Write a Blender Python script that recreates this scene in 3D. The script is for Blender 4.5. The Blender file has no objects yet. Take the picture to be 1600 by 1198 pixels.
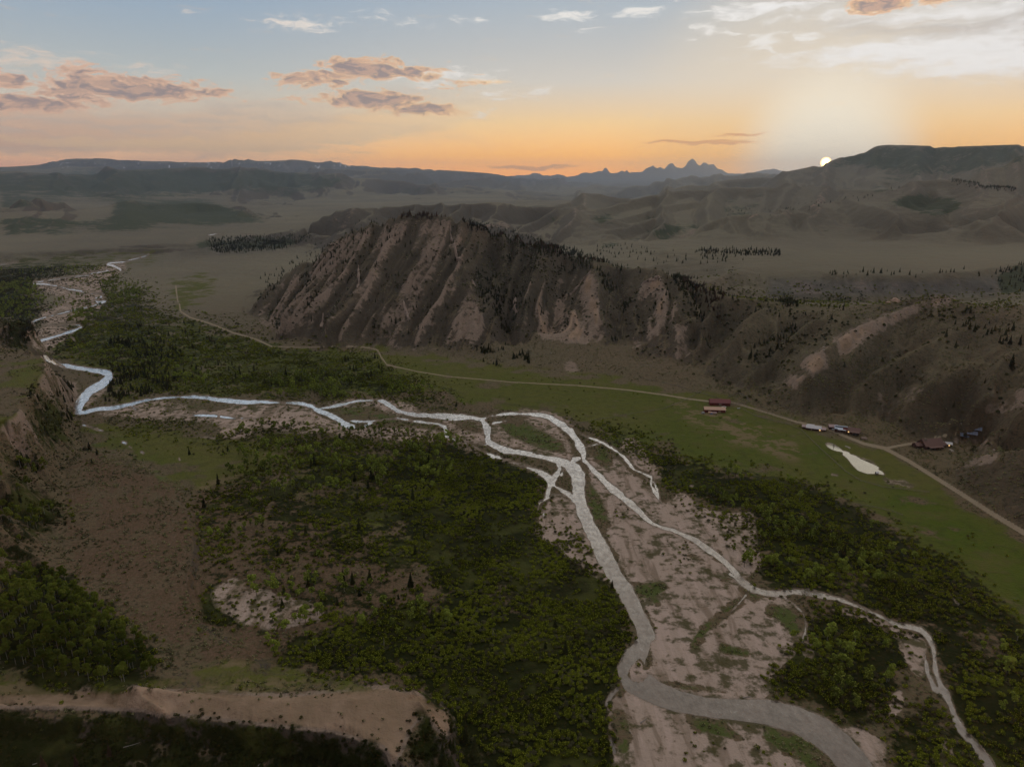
import bpy, bmesh, math, random, time
import numpy as np
from mathutils import Vector, Matrix
T0 = time.time()
random.seed(7); rng = np.random.default_rng(7)
scene = bpy.context.scene

# ---------------------------------------------------------------- camera
F_PX = 1109.0; CU, CV = 800.0, 599.0          # focal length and centre in photo pixels
CAM_Z = 250.0; HORIZON_V = 285.0
PITCH = math.atan((CV - HORIZON_V) / F_PX)
cam_data = bpy.data.cameras.new("camera"); cam = bpy.data.objects.new("camera", cam_data)
scene.collection.objects.link(cam); scene.camera = cam
cam.location = (0, 0, CAM_Z); cam.rotation_euler = (math.pi / 2 - PITCH, 0, 0)
cam_data.sensor_width = 36.0; cam_data.lens = 36.0 * F_PX / 1600.0
cam_data.clip_start = 1.0; cam_data.clip_end = 400000.0

# ---------------------------------------------------------------- render settings
scene.view_settings.view_transform = 'Standard'; scene.view_settings.look = 'None'
scene.view_settings.gamma = 1.0; scene.view_settings.exposure = 0.0
scene.view_settings.use_curve_mapping = False
scene.render.engine = 'CYCLES'
scene.cycles.use_denoising = True
scene.cycles.max_bounces = 5; scene.cycles.diffuse_bounces = 2; scene.cycles.glossy_bounces = 2
scene.cycles.volume_bounces = 0; scene.cycles.transparent_max_bounces = 4; scene.cycles.transmission_bounces = 2
scene.cycles.caustics_reflective = False; scene.cycles.caustics_refractive = False

# ---------------------------------------------------------------- sun and sky
SUN_AZ = math.radians(22.9)      # clockwise from +Y
SUN_EL = math.radians(1.35)
class NB:
    """small helper for building node trees"""
    def __init__(self, tree): self.t = tree; self.n = tree.nodes; self.l = tree.links
    def new(self, typ, **kw):
        nd = self.n.new(typ)
        for k, v in kw.items(): setattr(nd, k, v)
        return nd
    def put(self, sock, v):
        if isinstance(v, bpy.types.NodeSocket): self.l.new(v, sock)
        elif v is not None:
            if isinstance(v, (tuple, list)) and len(v) == 3 and sock.type == 'RGBA': v = (*v, 1)
            sock.default_value = v
    def math(self, op, a, b=None, c=None, clamp=False):
        nd = self.new('ShaderNodeMath', operation=op, use_clamp=clamp)
        self.put(nd.inputs[0], a)
        if b is not None: self.put(nd.inputs[1], b)
        if c is not None: self.put(nd.inputs[2], c)
        return nd.outputs[0]
    def add(self, a, b): return self.math('ADD', a, b)
    def sub(self, a, b): return self.math('SUBTRACT', a, b)
    def mul(self, a, b): return self.math('MULTIPLY', a, b)
    def vmath(self, op, a, b=None, out=0):
        nd = self.new('ShaderNodeVectorMath', operation=op)
        self.put(nd.inputs[0], a)
        if b is not None: self.put(nd.inputs[1], b)
        return nd.outputs['Value' if out == 'v' else 0]
    def scale(self, a, s):
        nd = self.new('ShaderNodeVectorMath', operation='SCALE'); self.put(nd.inputs[0], a); self.put(nd.inputs['Scale'], s)
        return nd.outputs[0]
    def comb(self, x, y, z):
        nd = self.new('ShaderNodeCombineXYZ')
        for i, v in enumerate((x, y, z)): self.put(nd.inputs[i], v)
        return nd.outputs[0]
    def sep(self, v):
        nd = self.new('ShaderNodeSeparateXYZ'); self.put(nd.inputs[0], v); return nd.outputs
    def ss(self, v, a, b, lo=0.0, hi=1.0):
        nd = self.new('ShaderNodeMapRange', interpolation_type='SMOOTHSTEP')
        self.put(nd.inputs['Value'], v); self.put(nd.inputs['From Min'], a); self.put(nd.inputs['From Max'], b)
        self.put(nd.inputs['To Min'], lo); self.put(nd.inputs['To Max'], hi); return nd.outputs[0]
    def mix(self, f, a, b, blend='MIX'):
        nd = self.new('ShaderNodeMix', data_type='RGBA', blend_type=blend); nd.clamp_factor = True
        self.put(nd.inputs[0], f); self.put(nd.inputs[6], a); self.put(nd.inputs[7], b); return nd.outputs[2]
    def noise(self, vec, scale, detail=4.0, rough=0.55, dist=0.0, color=False, dim='3D'):
        nd = self.new('ShaderNodeTexNoise', noise_dimensions=dim); self.put(nd.inputs['Vector'], vec)
        self.put(nd.inputs['Scale'], scale); self.put(nd.inputs['Detail'], detail)
        self.put(nd.inputs['Roughness'], rough); self.put(nd.inputs['Distortion'], dist)
        return nd.outputs['Color' if color else 'Fac']
    def ramp(self, v, stops, interp='LINEAR'):
        nd = self.new('ShaderNodeValToRGB'); cr = nd.color_ramp; cr.interpolation = interp
        while len(cr.elements) < len(stops): cr.elements.new(0.5)
        for e, (p, c) in zip(cr.elements, stops): e.position = p; e.color = (*c, 1)
        self.put(nd.inputs[0], v); return nd.outputs[0]

def srgb(r, g, b_):
    f = lambda c: (c / 255 / 12.92) if c / 255 <= 0.04045 else ((c / 255 + 0.055) / 1.055) ** 2.4
    return (f(r), f(g), f(b_))
def az_el(u, v):
    """direction (azimuth, elevation in degrees) in which the photograph shows a point of the sky"""
    x = (u - CU) / F_PX; y = (CV - v) / F_PX
    f = math.cos(PITCH) + y * math.sin(PITCH); up = -math.sin(PITCH) + y * math.cos(PITCH)
    return math.degrees(math.atan2(x, f)), math.degrees(math.atan2(up, math.hypot(x, f)))
PX_DEG = 0.0515
PUFFS = [(205, 139, 95, 12, 1.0), (115, 143, 40, 9, .9), (55, 162, 60, 9, .9), (130, 160, 40, 7, .6), (575, 108, 60, 12, .95), (640, 112, 45, 9, .85),
         (585, 157, 62, 11, 1.0), (665, 171, 48, 6, .95), (490, 126, 55, 9, .85), (345, 146, 24, 5, .8), (122, 110, 26, 8, .75),
         (2, 125, 20, 10, .9), (520, 118, 40, 8, .7), (700, 130, 60, 9, .45), (450, 132, 22, 6, .6), (478, 158, 40, 5, .6), (1375, 6, 34, 9, .95), (1465, 1, 18, 6, .7)]
WISPS = [(470, 36, 60, 12, 1.0), (590, 24, 40, 8, .8), (650, 33, 30, 8, .8), (745, 32, 50, 9, .8), (890, 24, 42, 9, 1.2), (1000, 20, 34, 8, 1.3), (915, 46, 22, 6, .8),
         (60, 92, 60, 18, .9), (225, 106, 60, 13, .8), (690, 120, 100, 16, .9), (760, 148, 60, 12, .7), (1165, 14, 80, 14, .9), (1195, 66, 26, 14, 1.3),
         (1100, 45, 24, 10, 1.1), (1252, 60, 18, 7, 1.0), (850, 147, 20, 10, .8), (1080, 60, 14, 6, .8), (1150, 50, 16, 6, .9), (750, 177, 40, 9, .6), (300, 20, 60, 5, .3), (820, 90, 30, 8, .3)]
VEILS = [(180, 208, 340, 36, 1.15), (430, 194, 220, 32, 1.1), (560, 185, 130, 16, .9), (650, 176, 60, 9, .8), (60, 180, 160, 24, .5),
         (1580, 50, 190, 42, .75), (1400, 30, 160, 34, .6), (1200, 5, 160, 20, .4), (1700, 60, 200, 60, .6), (600, 140, 180, 28, .45), (130, 120, 160, 34, .3)]
BRIGHT = [(1440, 78, 170, 16, 1.15), (1560, 92, 130, 20, 1.15), (1500, 18, 150, 14, .8), (1340, 20, 100, 8, .7), (1200, 14, 90, 10, .8), (1590, 60, 60, 30, .8), (1380, 92, 80, 6, .6), (1500, 104, 90, 5, .5)]
EDGES = [(330, 228, 150, 8, 1.25), (460, 218, 100, 9, 1.25), (540, 204, 90, 10, 1.2), (620, 188, 80, 9, 1.1), (690, 179, 40, 6, .9), (120, 222, 140, 6, .8), (760, 128, 40, 4, .7)]
STREAKS = [(1075, 221, 70, 2.2, 1.0), (1125, 223, 50, 2.0, .9), (1160, 212, 42, 1.8, .9), (830, 262, 80, 3, .9), (900, 236, 60, 5, .25)]
def build_world():
    w = bpy.data.worlds.new("World"); scene.world = w; w.use_nodes = True
    w.node_tree.nodes.clear(); b = NB(w.node_tree)
    d = b.vmath('NORMALIZE', b.new('ShaderNodeTexCoord').outputs['Generated'])
    x, y, z = b.sep(d)
    sky = b.new('ShaderNodeTexSky', sky_type='NISHITA', sun_disc=False)
    sky.sun_elevation = SUN_EL; sky.sun_rotation = SUN_AZ
    sky.altitude = 2300; sky.air_density = 1.0; sky.dust_density = 1.6; sky.ozone_density = 1.0
    hz = b.vmath('NORMALIZE', b.comb(x, y, 0.0))
    ca = b.vmath('DOT_PRODUCT', hz, (math.sin(SUN_AZ), math.cos(SUN_AZ), 0), out='v')
    el = b.math('MAXIMUM', z, 0.0)
    rs = b.math('POWER', el, 0.5)
    def stops(L): return [(math.sqrt(zz), srgb(*c)) for zz, c in L]
    away = b.ramp(rs, stops([(0, (228, 128, 80)), (.012, (240, 158, 92)), (.035, (234, 180, 124)), (.075, (208, 190, 164)), (.125, (180, 185, 182)), (.22, (143, 166, 188)), (.5, (170, 176, 182)), (1, (158, 158, 158))]))
    near = b.ramp(rs, stops([(0, (255, 138, 0)), (.012, (255, 158, 0)), (.035, (255, 174, 40)), (.075, (240, 198, 134)), (.125, (210, 202, 190)), (.22, (170, 182, 192)), (.5, (240, 224, 202)), (1, (158, 158, 158))]))
    col = b.mix(b.ss(ca, math.cos(math.radians(48)), math.cos(math.radians(6))), away, near)
    back = b.ss(ca, 0.45, -0.8)                       # the side of the sky away from the sunset
    col = b.mix(back, col, b.ramp(rs, stops([(0, (80, 76, 82)), (.06, (102, 92, 92)), (.2, (100, 98, 100)), (.5, (122, 120, 122)), (1, (158, 158, 158))])))
    low = b.add(1.0, b.mul(b.math('POWER', 0.36, b.mul(el, 1 / 0.042)), 1.9))    # the band on the horizon burns brighter
    col = b.scale(col, low)
    # glow round the sun
    sunv = (math.sin(SUN_AZ) * math.cos(SUN_EL), math.cos(SUN_AZ) * math.cos(SUN_EL), math.sin(SUN_EL))
    cs = b.vmath('DOT_PRODUCT', d, sunv, out='v')
    g1 = b.math('POWER', b.ss(cs, math.cos(math.radians(7.6)), math.cos(math.radians(1.6))), 1.35)
    g0 = b.ss(cs, math.cos(math.radians(17)), math.cos(math.radians(5))); col = b.mix(b.mul(g0, 0.55), col, b.mix(b.ss(z, .02, .12), srgb(255, 196, 96), srgb(240, 220, 190)))
    col = b.mix(b.mul(g1, 0.93), col, srgb(252, 244, 224))
    az = b.mul(b.math('ARCTAN2', x, y), 180 / math.pi); ed = b.mul(b.math('ARCSINE', z), 180 / math.pi)
    P = b.comb(az, ed, 0.0)
    clear = col
    # clouds, laid out in azimuth and elevation; they thin out towards the zenith and the east
    wv = b.vmath('SUBTRACT', b.noise(b.vmath('MULTIPLY', P, (0.35, 0.9, 1)), 1.0, 2, 0.6, color=True, dim='2D'), (0.5, 0.5, 0.5))
    Pw = b.vmath('ADD', P, b.vmath('MULTIPLY', wv, (2.2, 0.7, 0)))
    def blobs(L, PP):
        tot = None
        for (u, v, su, sv, wt) in L:
            if L is PUFFS: su *= 1.22; sv *= 1.4
            a0, e0 = az_el(u, v)
            q = b.vmath('MULTIPLY', b.vmath('SUBTRACT', PP, (a0, e0, 0)), (1 / (su * PX_DEG), 1 / (sv * PX_DEG), 0))
            g = b.mul(b.math('POWER', 0.42, b.vmath('DOT_PRODUCT', q, q, out='v')), wt)
            tot = g if tot is None else b.math('MAXIMUM', tot, g)
        return tot
    veil = blobs(VEILS, Pw)
    vn = b.noise(b.vmath('MULTIPLY', Pw, (0.10, 0.9, 1)), 1.0, 4, 0.62, dim='2D')
    vm = b.ss(b.add(veil, b.mul(b.sub(vn, 0.5), 1.1)), 0.22, 1.0)
    vn2 = b.noise(b.vmath('MULTIPLY', Pw, (0.25, 2.2, 1)), 1.0, 4, 0.6, dim='2D')
    vcol = b.mix(b.ss(ed, 2.5, 8), b.mix(b.ss(ca, .5, .95), srgb(214, 172, 142), srgb(240, 204, 158)), b.mix(b.ss(ca, .5, .95), srgb(196, 178, 166), srgb(200, 196, 192)))
    vcol = b.mix(b.mul(b.ss(vn2, .4, .65), 0.5), vcol, srgb(184, 172, 162))
    col = b.mix(b.mul(vm, 0.85), col, vcol)
    em = b.ss(b.add(blobs(EDGES, Pw), b.mul(b.sub(vn2, 0.5), 1.3)), 0.15, 0.9)
    col = b.mix(b.mul(em, 0.95), col, b.mix(b.ss(az, -20, -5), srgb(240, 198, 150), srgb(250, 214, 166)))
    wn = b.noise(b.vmath('MULTIPLY', Pw, (0.55, 2.4, 1)), 1.0, 5, 0.66, dim='2D')
    wm = b.ss(b.add(b.mul(blobs(WISPS, Pw), 0.75), b.mul(b.sub(wn, 0.5), 1.7)), 0.30, 0.95)
    col = b.mix(b.mul(wm, 0.9), col, b.mix(b.ss(ca, .6, .95), srgb(226, 206, 188), srgb(238, 234, 228)))
    bm = b.ss(b.add(blobs(BRIGHT, Pw), b.mul(b.sub(wn, 0.5), 1.2)), 0.2, 1.1)
    col = b.mix(b.mul(bm, 0.9), col, srgb(240, 238, 236))
    def puffd(PP):
        n = b.noise(b.vmath('MULTIPLY', PP, (0.9, 2.6, 1)), 1.0, 5, 0.6, dim='2D')
        return b.add(b.mul(blobs(PUFFS, PP), 0.95), b.mul(b.sub(n, 0.5), 1.25))
    pd = puffd(Pw); n2 = b.noise(b.vmath('MULTIPLY', b.vmath('ADD', Pw, (0.12, -0.16, 0)), (0.9, 2.6, 1)), 1.0, 5, 0.6, dim='2D')
    pm = b.ss(pd, 0.34, 0.62)
    core = b.ss(pd, 0.46, 0.80)
    rim = b.mix(b.ss(ca, .6, .93), srgb(230, 184, 152), srgb(244, 196, 138))
    pcol = b.mix(core, rim, srgb(150, 132, 130))
    pcol = b.mix(b.mul(b.ss(n2, 0.60, 0.44), 0.45), pcol, srgb(236, 186, 148))
    col = b.mix(b.mul(pm, 0.92), col, pcol)
    sm = blobs(STREAKS, Pw)
    col = b.mix(b.mul(b.ss(sm, 0.25, 0.8), 0.75), col, srgb(226, 150, 88))
    g2 = b.math('POWER', b.ss(cs, math.cos(math.radians(0.48)), 1.0), 3.0)
    def finish(c):
        c = b.mix(g2, c, (30.0, 18.0, 6.0))
        c = b.vmath('ADD', b.scale(c, 1.07), b.scale(sky.outputs[0], 0.0022))
        bg = b.new('ShaderNodeBackground'); b.put(bg.inputs[0], c); b.put(bg.inputs[1], 1.0); return bg.outputs[0]
    region = b.math('MULTIPLY', b.ss(z, 0.34, 0.27), b.ss(ca, 0.25, 0.42))
    region = b.math('MULTIPLY', region, b.ss(z, -0.02, -0.01))
    ms = b.new('ShaderNodeMixShader'); b.put(ms.inputs[0], region)
    b.l.new(finish(clear), ms.inputs[1]); b.l.new(finish(col), ms.inputs[2])
    out = b.new('ShaderNodeOutputWorld'); b.l.new(ms.outputs[0], out.inputs[0])
    w.cycles.sampling_method = 'MANUAL'; w.cycles.sample_map_resolution = 512
build_world()
sl = bpy.data.lights.new("sun", 'SUN'); so = bpy.data.objects.new("sun", sl); scene.collection.objects.link(so)
sl.energy = 0.6; sl.angle = math.radians(0.53); sl.color = (1.0, 0.62, 0.32)
sd = Vector((math.sin(SUN_AZ) * math.cos(SUN_EL), math.cos(SUN_AZ) * math.cos(SUN_EL), math.sin(SUN_EL)))
so.rotation_euler = sd.to_track_quat('Z', 'Y').to_euler()
# ================================================================ terrain
def ray_r(u, v, r):
    """point at horizontal distance r from the viewpoint in the direction of a photo pixel"""
    x = (u - CU) / F_PX; y = (CV - v) / F_PX
    f = math.cos(PITCH) + y * math.sin(PITCH); up = -math.sin(PITCH) + y * math.cos(PITCH)
    s = r / math.hypot(x, f)
    z = CAM_Z + up * s
    if 700 < r < 6500: z = max(z, 1.5)
    return (x * s, f * s, z)
def ray_z(u, v, z=0.0):
    x = (u - CU) / F_PX; y = (CV - v) / F_PX
    f = math.cos(PITCH) + y * math.sin(PITCH); up = -math.sin(PITCH) + y * math.cos(PITCH)
    s = (z - CAM_Z) / min(up, -1e-3)
    return (x * s, f * s, z)
def to_px(X, Y, Z):
    dz = Z - CAM_Z; cp, sp = math.cos(PITCH), math.sin(PITCH)
    dep = Y * cp - dz * sp; up = Y * sp + dz * cp
    return CU + F_PX * X / dep, CV - F_PX * up / dep

TH0, TH1 = math.radians(-47), math.radians(47)
QUAL = 1.0
NC = int(1000 * QUAL)
def row_r():
    ls = [math.log(140.0)]
    while ls[-1] < math.log(56000.0):
        r = math.exp(ls[-1])
        st = 0.0036 if r < 1750 else (0.0060 if r < 5000 else 0.0100)
        ls.append(ls[-1] + st / QUAL)
    return np.array(ls)
LR = row_r(); NR = len(LR); RR = np.exp(LR)
TH = np.linspace(TH0, TH1, NC)
GX = RR[:, None] * np.sin(TH)[None, :]; GY = RR[:, None] * np.cos(TH)[None, :]
RG = np.repeat(RR[:, None], NC, 1)

# value noise in numpy -------------------------------------------------------
def vnoise(x, y, seed):
    g = np.random.default_rng(seed).random((256, 256)).astype(np.float32)
    xi = np.floor(x); yi = np.floor(y); fx = (x - xi).astype(np.float32); fy = (y - yi).astype(np.float32)
    xi = xi.astype(np.int64) & 255; yi = yi.astype(np.int64) & 255; x1 = (xi + 1) & 255; y1 = (yi + 1) & 255
    fx = fx * fx * fx * (fx * (fx * 6 - 15) + 10); fy = fy * fy * fy * (fy * (fy * 6 - 15) + 10)
    a = g[yi, xi]; b = g[yi, x1]; c = g[y1, xi]; d = g[y1, x1]
    return (a + (b - a) * fx + (c - a) * fy + (a - b - c + d) * fx * fy) * 2 - 1
def fbm(x, y, scale, octs=4, seed=0, rough=0.5):
    t = 0; amp = 1; n = 0
    ca, sa = math.cos(0.6), math.sin(0.6)
    for o in range(octs):
        t = t + amp * vnoise(x / scale, y / scale, seed * 31 + o); n += amp
        x, y = ca * x - sa * y + 37.1 * scale, sa * x + ca * y - 11.7 * scale
        amp *= rough; scale /= 2.03
    return t / n

# control lines: (u, v, r) with r = distance, or (u, v, ('z', height)) -------
LINES = []
def LRn(*pts, back=None):
    P = [ray_r(*p) for p in pts]; LINES.append(P)
    if back:                       # ground falls away behind a crest
        k, drop = back
        LINES.append([(x * k, y * k, z * (1 - drop) if z > 0 else z) for x, y, z in P])
    return P
def LZ(*pts): LINES.append([ray_z(*p) for p in pts])
# bench and escarpment at the left
LRn((-420, 560, 640), (-200, 545, 700))
# central mountain: crest
LRn((395, 466, 1500), (430, 440, 1520), (480, 405, 1530), (530, 371, 1520), (560, 356, 1500), (600, 344, 1470), (625, 337, 1455), (640, 334, 1450), (665, 336, 1440), (690, 337, 1430),
    (720, 344, 1400), (760, 356, 1400), (800, 369, 1400), (850, 381, 1380), (900, 397, 1370), (940, 409, 1350), (985, 417, 1320), (1030, 420, 1290),
    (1060, 431, 1240), (1100, 449, 1180), (1130, 463, 1150), (1200, 471, 1130), (1300, 479, 1130), (1390, 472, 1125), (1440, 463, 1100), (1470, 458, 1090),
    (1520, 474, 1085), (1560, 479, 1085), (1600, 477, 1090), (1700, 472, 1090), (1800, 470, 1090), back=(1.14, 0.62))
# spurs and gullies on its face
LRn((720, 345, 1400), (722, 400, 1290), (740, 460, 1180), (762, 520, 1090))
LRn((640, 336, 1450), (600, 378, 1385), (560, 420, 1300), (525, 470, 1200), (500, 520, 1110))
LRn((560, 357, 1500), (490, 430, 1400), (430, 500, 1210))
LRn((690, 338, 1430), (665, 430, 1245), (625, 520, 1105))
LRn((745, 360, 1398), (768, 390, 1375), (780, 440, 1275), (792, 500, 1165), (800, 545, 1075))
LRn((850, 382, 1380), (838, 425, 1265), (822, 480, 1140), (812, 520, 1085))
LRn((880, 400, 1372), (884, 430, 1320), (880, 470, 1235), (850, 530, 1115))
LRn((930, 405, 1352), (935, 450, 1215), (945, 500, 1115), (950, 540, 1060))
LRn((965, 425, 1325), (972, 480, 1200), (966, 540, 1068))
LRn((1030, 421, 1290), (1055, 470, 1150), (1045, 520, 1060), (1000, 565, 1005))
LRn((1080, 448, 1215), (1105, 490, 1135), (1098, 535, 1050))
LRn((1118, 462, 1155), (1098, 505, 1075), (1098, 533, 1025), (1065, 572, 985))
LRn((1200, 472, 1130), (1215, 520, 1010), (1190, 575, 930))
LRn((1270, 495, 1040), (1215, 545, 950), (1165, 585, 905), (1130, 607, 905))
LRn((1470, 459, 1090), (1400, 485, 1025), (1340, 510, 965), (1285, 545, 895), (1232, 588, 862), (1190, 612, 868))
LRn((1520, 505, 1010), (1440, 540, 930), (1370, 580, 860), (1330, 615, 830), (1310, 650, 822))
LRn((1640, 520, 985), (1530, 562, 905), (1450, 598, 845), (1412, 635, 815), (1392, 668, 815))
LRn((1640, 575, 880), (1520, 625, 820), (1470, 668, 805))
LRn((1760, 560, 830), (1640, 608, 785), (1570, 648, 775), (1545, 668, 785))
# knoll at the right edge
LRn((1475, 730, 760), (1500, 716, 745), (1540, 706, 720), (1600, 699, 700), (1700, 692, 680), (1800, 690, 670), back=(1.09, 0.75))
# creek valley and terraces behind
LZ((1120, 462, 15), (1200, 468, 12), (1300, 472, 10), (1400, 474, 10), (1500, 472, 12), (1600, 470, 14), (1720, 468, 16))
LZ((400, 452, 8), (520, 430, 6), (700, 400, 6), (900, 410, 10), (1000, 425, 14), (1080, 438, 16))
LZ((1150, 446, 26), (1210, 456, 22), (1300, 464, 20), (1400, 466, 20), (1500, 462, 22), (1600, 456, 26))
LZ((1108, 442, 42), (1135, 428, 48), (1165, 416, 52), (1250, 419, 52), (1300, 428, 52), (1400, 431, 54), (1500, 426, 58), (1560, 418, 62), (1620, 405, 72), (1720, 400, 80))
LZ((985, 424, 22), (1030, 412, 34), (1100, 406, 40), (1160, 402, 52), (1300, 408, 56), (1450, 405, 60), (1600, 392, 68))
LZ((950, 408, 26), (1010, 400, 32), (1035, 392, 50), (1080, 386, 54), (1200, 396, 58), (1330, 397, 60), (1600, 380, 74))
LZ((950, 388, 30), (1000, 380, 46), (1120, 378, 60), (1250, 380, 64), (1400, 374, 68), (1600, 366, 78), (1720, 362, 82))
# hill noses behind the terraces
LRn((1010, 384, 2450), (1075, 370, 2650), (1095, 352, 2850), (1112, 342, 3000), (1150, 336, 3100), (1200, 331, 3200), (1240, 328, 3250), (1300, 313, 3500), (1340, 303, 3700), (1400, 290, 3950), (1440, 281, 4050), (1470, 278, 4100), (1500, 281, 4100), (1540, 290, 4000), (1600, 299, 3900), (1720, 300, 3900), back=(1.12, 0.35))
LRn((1195, 334, 3150), (1196, 345, 2900), (1194, 362, 2600)); LRn((1140, 345, 2950), (1150, 368, 2600)); LRn((1245, 345, 3050), (1245, 366, 2650))
LRn((1320, 312, 3500), (1390, 328, 3000), (1405, 336, 2850), (1400, 352, 2650)); LRn((1480, 330, 3400), (1485, 362, 2650))
LRn((1600, 312, 3500), (1570, 328, 3050), (1545, 340, 2850), (1535, 355, 2650))
LRn((1475, 282, 5200), (1500, 276, 5300), (1530, 267, 5400), (1560, 254, 5500), (1600, 238, 5600), (1700, 215, 5700), (1800, 208, 5700), back=(1.12, 0.4))
LRn((800, 358, 3350), (860, 346, 3700), (900, 334, 4000), (930, 328, 4150), (965, 317, 4400), (1000, 308, 4600), (1060, 297, 4900), (1100, 293, 5000), (1150, 290, 5100), (1200, 292, 5100), (1230, 287, 5100), (1260, 291, 5000), (1300, 294, 4900), (1400, 298, 4800), back=(1.12, 0.4))
LRn((950, 345, 3500), (1020, 325, 3900), (1090, 312, 4300)); LRn((900, 368, 2900), (980, 352, 3100), (1030, 335, 3500))
LRn((845, 323, 5200), (880, 311, 5500), (900, 303, 5700), (940, 301, 5800), (980, 307, 5800), (1010, 316, 5500), back=(1.12, 0.5))
LRn((1000, 306, 7600), (1060, 291, 8600), (1100, 286, 9000), (1150, 279, 9200), (1200, 275, 9200), (1240, 267, 9200), (1262, 263, 9200), (1275, 259, 9200), (1290, 256, 9200), (1305, 249, 9200), (1325, 241, 9200), (1345, 230, 9200),
    (1365, 225, 9200), (1390, 223, 9200), (1430, 226, 9200), (1500, 229, 9200), (1540, 227, 9200), (1600, 225, 9200), (1720, 222, 9200), back=(1.15, 0.45))
# ridge behind the mountain
LRn((452, 364, 3150), (470, 356, 3250), (490, 342, 3400), (505, 336, 3450), (530, 329, 3500), (560, 326, 3550), (600, 322, 3600), (660, 318, 3700), (740, 317, 3700), (800, 319, 3750), (860, 320, 3900), (900, 322, 4200), back=(1.15, 0.7))
LZ((440, 370, 6), (500, 376, 6), (600, 382, 6), (750, 384, 8), (850, 386, 12), (920, 385, 22))
for uu, vv in ((560, 345), (620, 342), (690, 340), (760, 342), (830, 345)):
    LRn((uu + 40, 320, 3690), (uu, vv, 3250), (uu - 35, vv + 22, 2850))
# left distance
LZ((-300, 358, 16), (0, 370, 16), (60, 368, 18), (150, 366, 18), (260, 362, 18), (350, 354, 14), (440, 348, 10), (520, 344, 8))
LZ((-300, 395, 22), (0, 394, 24), (100, 391, 24), (200, 385, 25), (262, 385, 22), (275, 392, 2))
LRn((-200, 316, 5200), (0, 304, 5600), (30, 309, 5600), (62, 324, 5200), back=(1.15, 0.6))
LRn((-100, 335, 4600), (60, 334, 5000), (150, 324, 5800), (185, 317, 6200), (215, 316, 6300), (250, 319, 6200), (285, 315, 6400), (310, 314, 6400), (340, 319, 6300), (370, 326, 6200), (410, 337, 5600), (445, 345, 4800), back=(1.15, 0.7))
LRn((180, 312, 8500), (230, 303, 9500), (262, 299, 9800), (300, 302, 9700), (345, 305, 9500), (390, 311, 9000), (440, 322, 8200), back=(1.12, 0.4))
LRn((-200, 276, 13000), (0, 269, 14000), (50, 271, 14000), (110, 275, 14000), (160, 270, 14000), (210, 264, 14000), (260, 262, 14000), (300, 261, 14000), (340, 265, 14000), (400, 262, 14000), (430, 265, 14000), (470, 269, 14000), (520, 275, 14000),
    (600, 281, 14000), (650, 288, 14000), (700, 292, 13500), (750, 296, 13000), (800, 303, 12000), (850, 310, 11000), (900, 320, 9500), back=(1.15, 0.6))
LRn((330, 300, 10500), (420, 292, 11500), (520, 296, 11500), (600, 305, 10500), (680, 310, 9500)); LRn((480, 320, 8000), (560, 312, 9500), (640, 312, 9500))
LRn((-200, 266, 26000), (0, 262, 26000), (30, 264, 26000), (50, 264, 26000), (62, 259, 26000), (78, 253, 26000), (92, 250, 26000), (120, 248.5, 26000), (150, 248, 26000), (172, 249, 26000), (185, 251, 26000), (240, 252, 26000), (262, 252, 26000), (300, 255, 26000),
    (350, 254, 26000), (358, 250, 26000), (365, 246.5, 26000), (385, 248, 26000), (400, 253, 26000), (440, 251.5, 26000), (457, 250, 26000), (480, 252, 26000), (500, 256, 26000), (517, 250.5, 26000), (526, 253, 26000), (545, 257, 26000), (600, 262, 26000),
    (650, 263, 26000), (700, 267, 26000), (760, 271, 26000), (800, 276, 26000), (840, 280, 26000), (880, 285, 26000), (905, 284, 26000), (930, 290, 26000), (955, 298, 25000), back=(1.12, 0.6))
LRn((720, 292, 16000), (780, 296, 16500), (820, 299, 16500), (860, 303, 16000), (900, 312, 14000), back=(1.12, 0.6))
LRn((940, 303, 15000), (960, 298, 16500), (975, 291, 18000), (1010, 288, 18500), (1020, 282, 19000), (1060, 279, 19000), (1080, 274, 19000), (1130, 273.5, 19000), (1180, 272, 19000), (1215, 272, 19000), (1300, 274, 19000), back=(1.15, 0.8))
LRn((-200, 290, 40000), (700, 280, 40000), (780, 277, 42000), (800, 275, 42000), (820, 273, 42000), (838, 270, 42000), (850, 274, 42000), (870, 273, 42000), (890, 275, 42000), (903, 272, 42000), (915, 269, 42000), (925, 269.5, 42000), (932, 267, 42000), (941, 266.5, 42000), (945, 262, 42000), (949, 263, 42000),
    (954, 269, 42000), (965, 270, 42000), (971, 267, 42000), (976, 268, 42000), (980, 265, 42000), (985, 270, 42000), (1003, 269, 42000), (1012, 260, 42000), (1018, 258.5, 42000), (1021, 258, 42000), (1027, 263, 42000), (1033, 261, 42000), (1038, 264, 42000),
    (1045, 257, 42000), (1051, 255, 42000), (1056, 260, 42000), (1064, 263, 42000), (1071, 258, 42000), (1077, 250, 42000), (1082, 247.5, 42000), (1085, 248, 42000), (1089, 254, 42000), (1094, 258, 42000), (1100, 253.5, 42000), (1104, 254, 42000), (1108, 258, 42000), (1112, 257, 42000), (1116, 256.5, 42000),
    (1121, 263, 42000), (1130, 266, 42000), (1138, 271, 42000), (1160, 272, 42000), (1172, 270, 42000), (1185, 267, 42000), (1198, 265, 42000), (1210, 264, 42000), (1218, 267, 42000), (1250, 272, 42000), (1400, 276, 42000), (1800, 278, 42000), back=(1.12, 0.9))

LRn((760, 284, 37500), (900, 284, 37500), (1000, 281, 37500), (1100, 279, 37500), (1250, 280, 37500), (1500, 282, 37500)); LRn((780, 281, 40300), (900, 279, 40300), (1000, 276, 40300), (1060, 272, 40300), (1120, 272, 40300), (1160, 277, 40300), (1300, 279, 40300))
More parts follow.
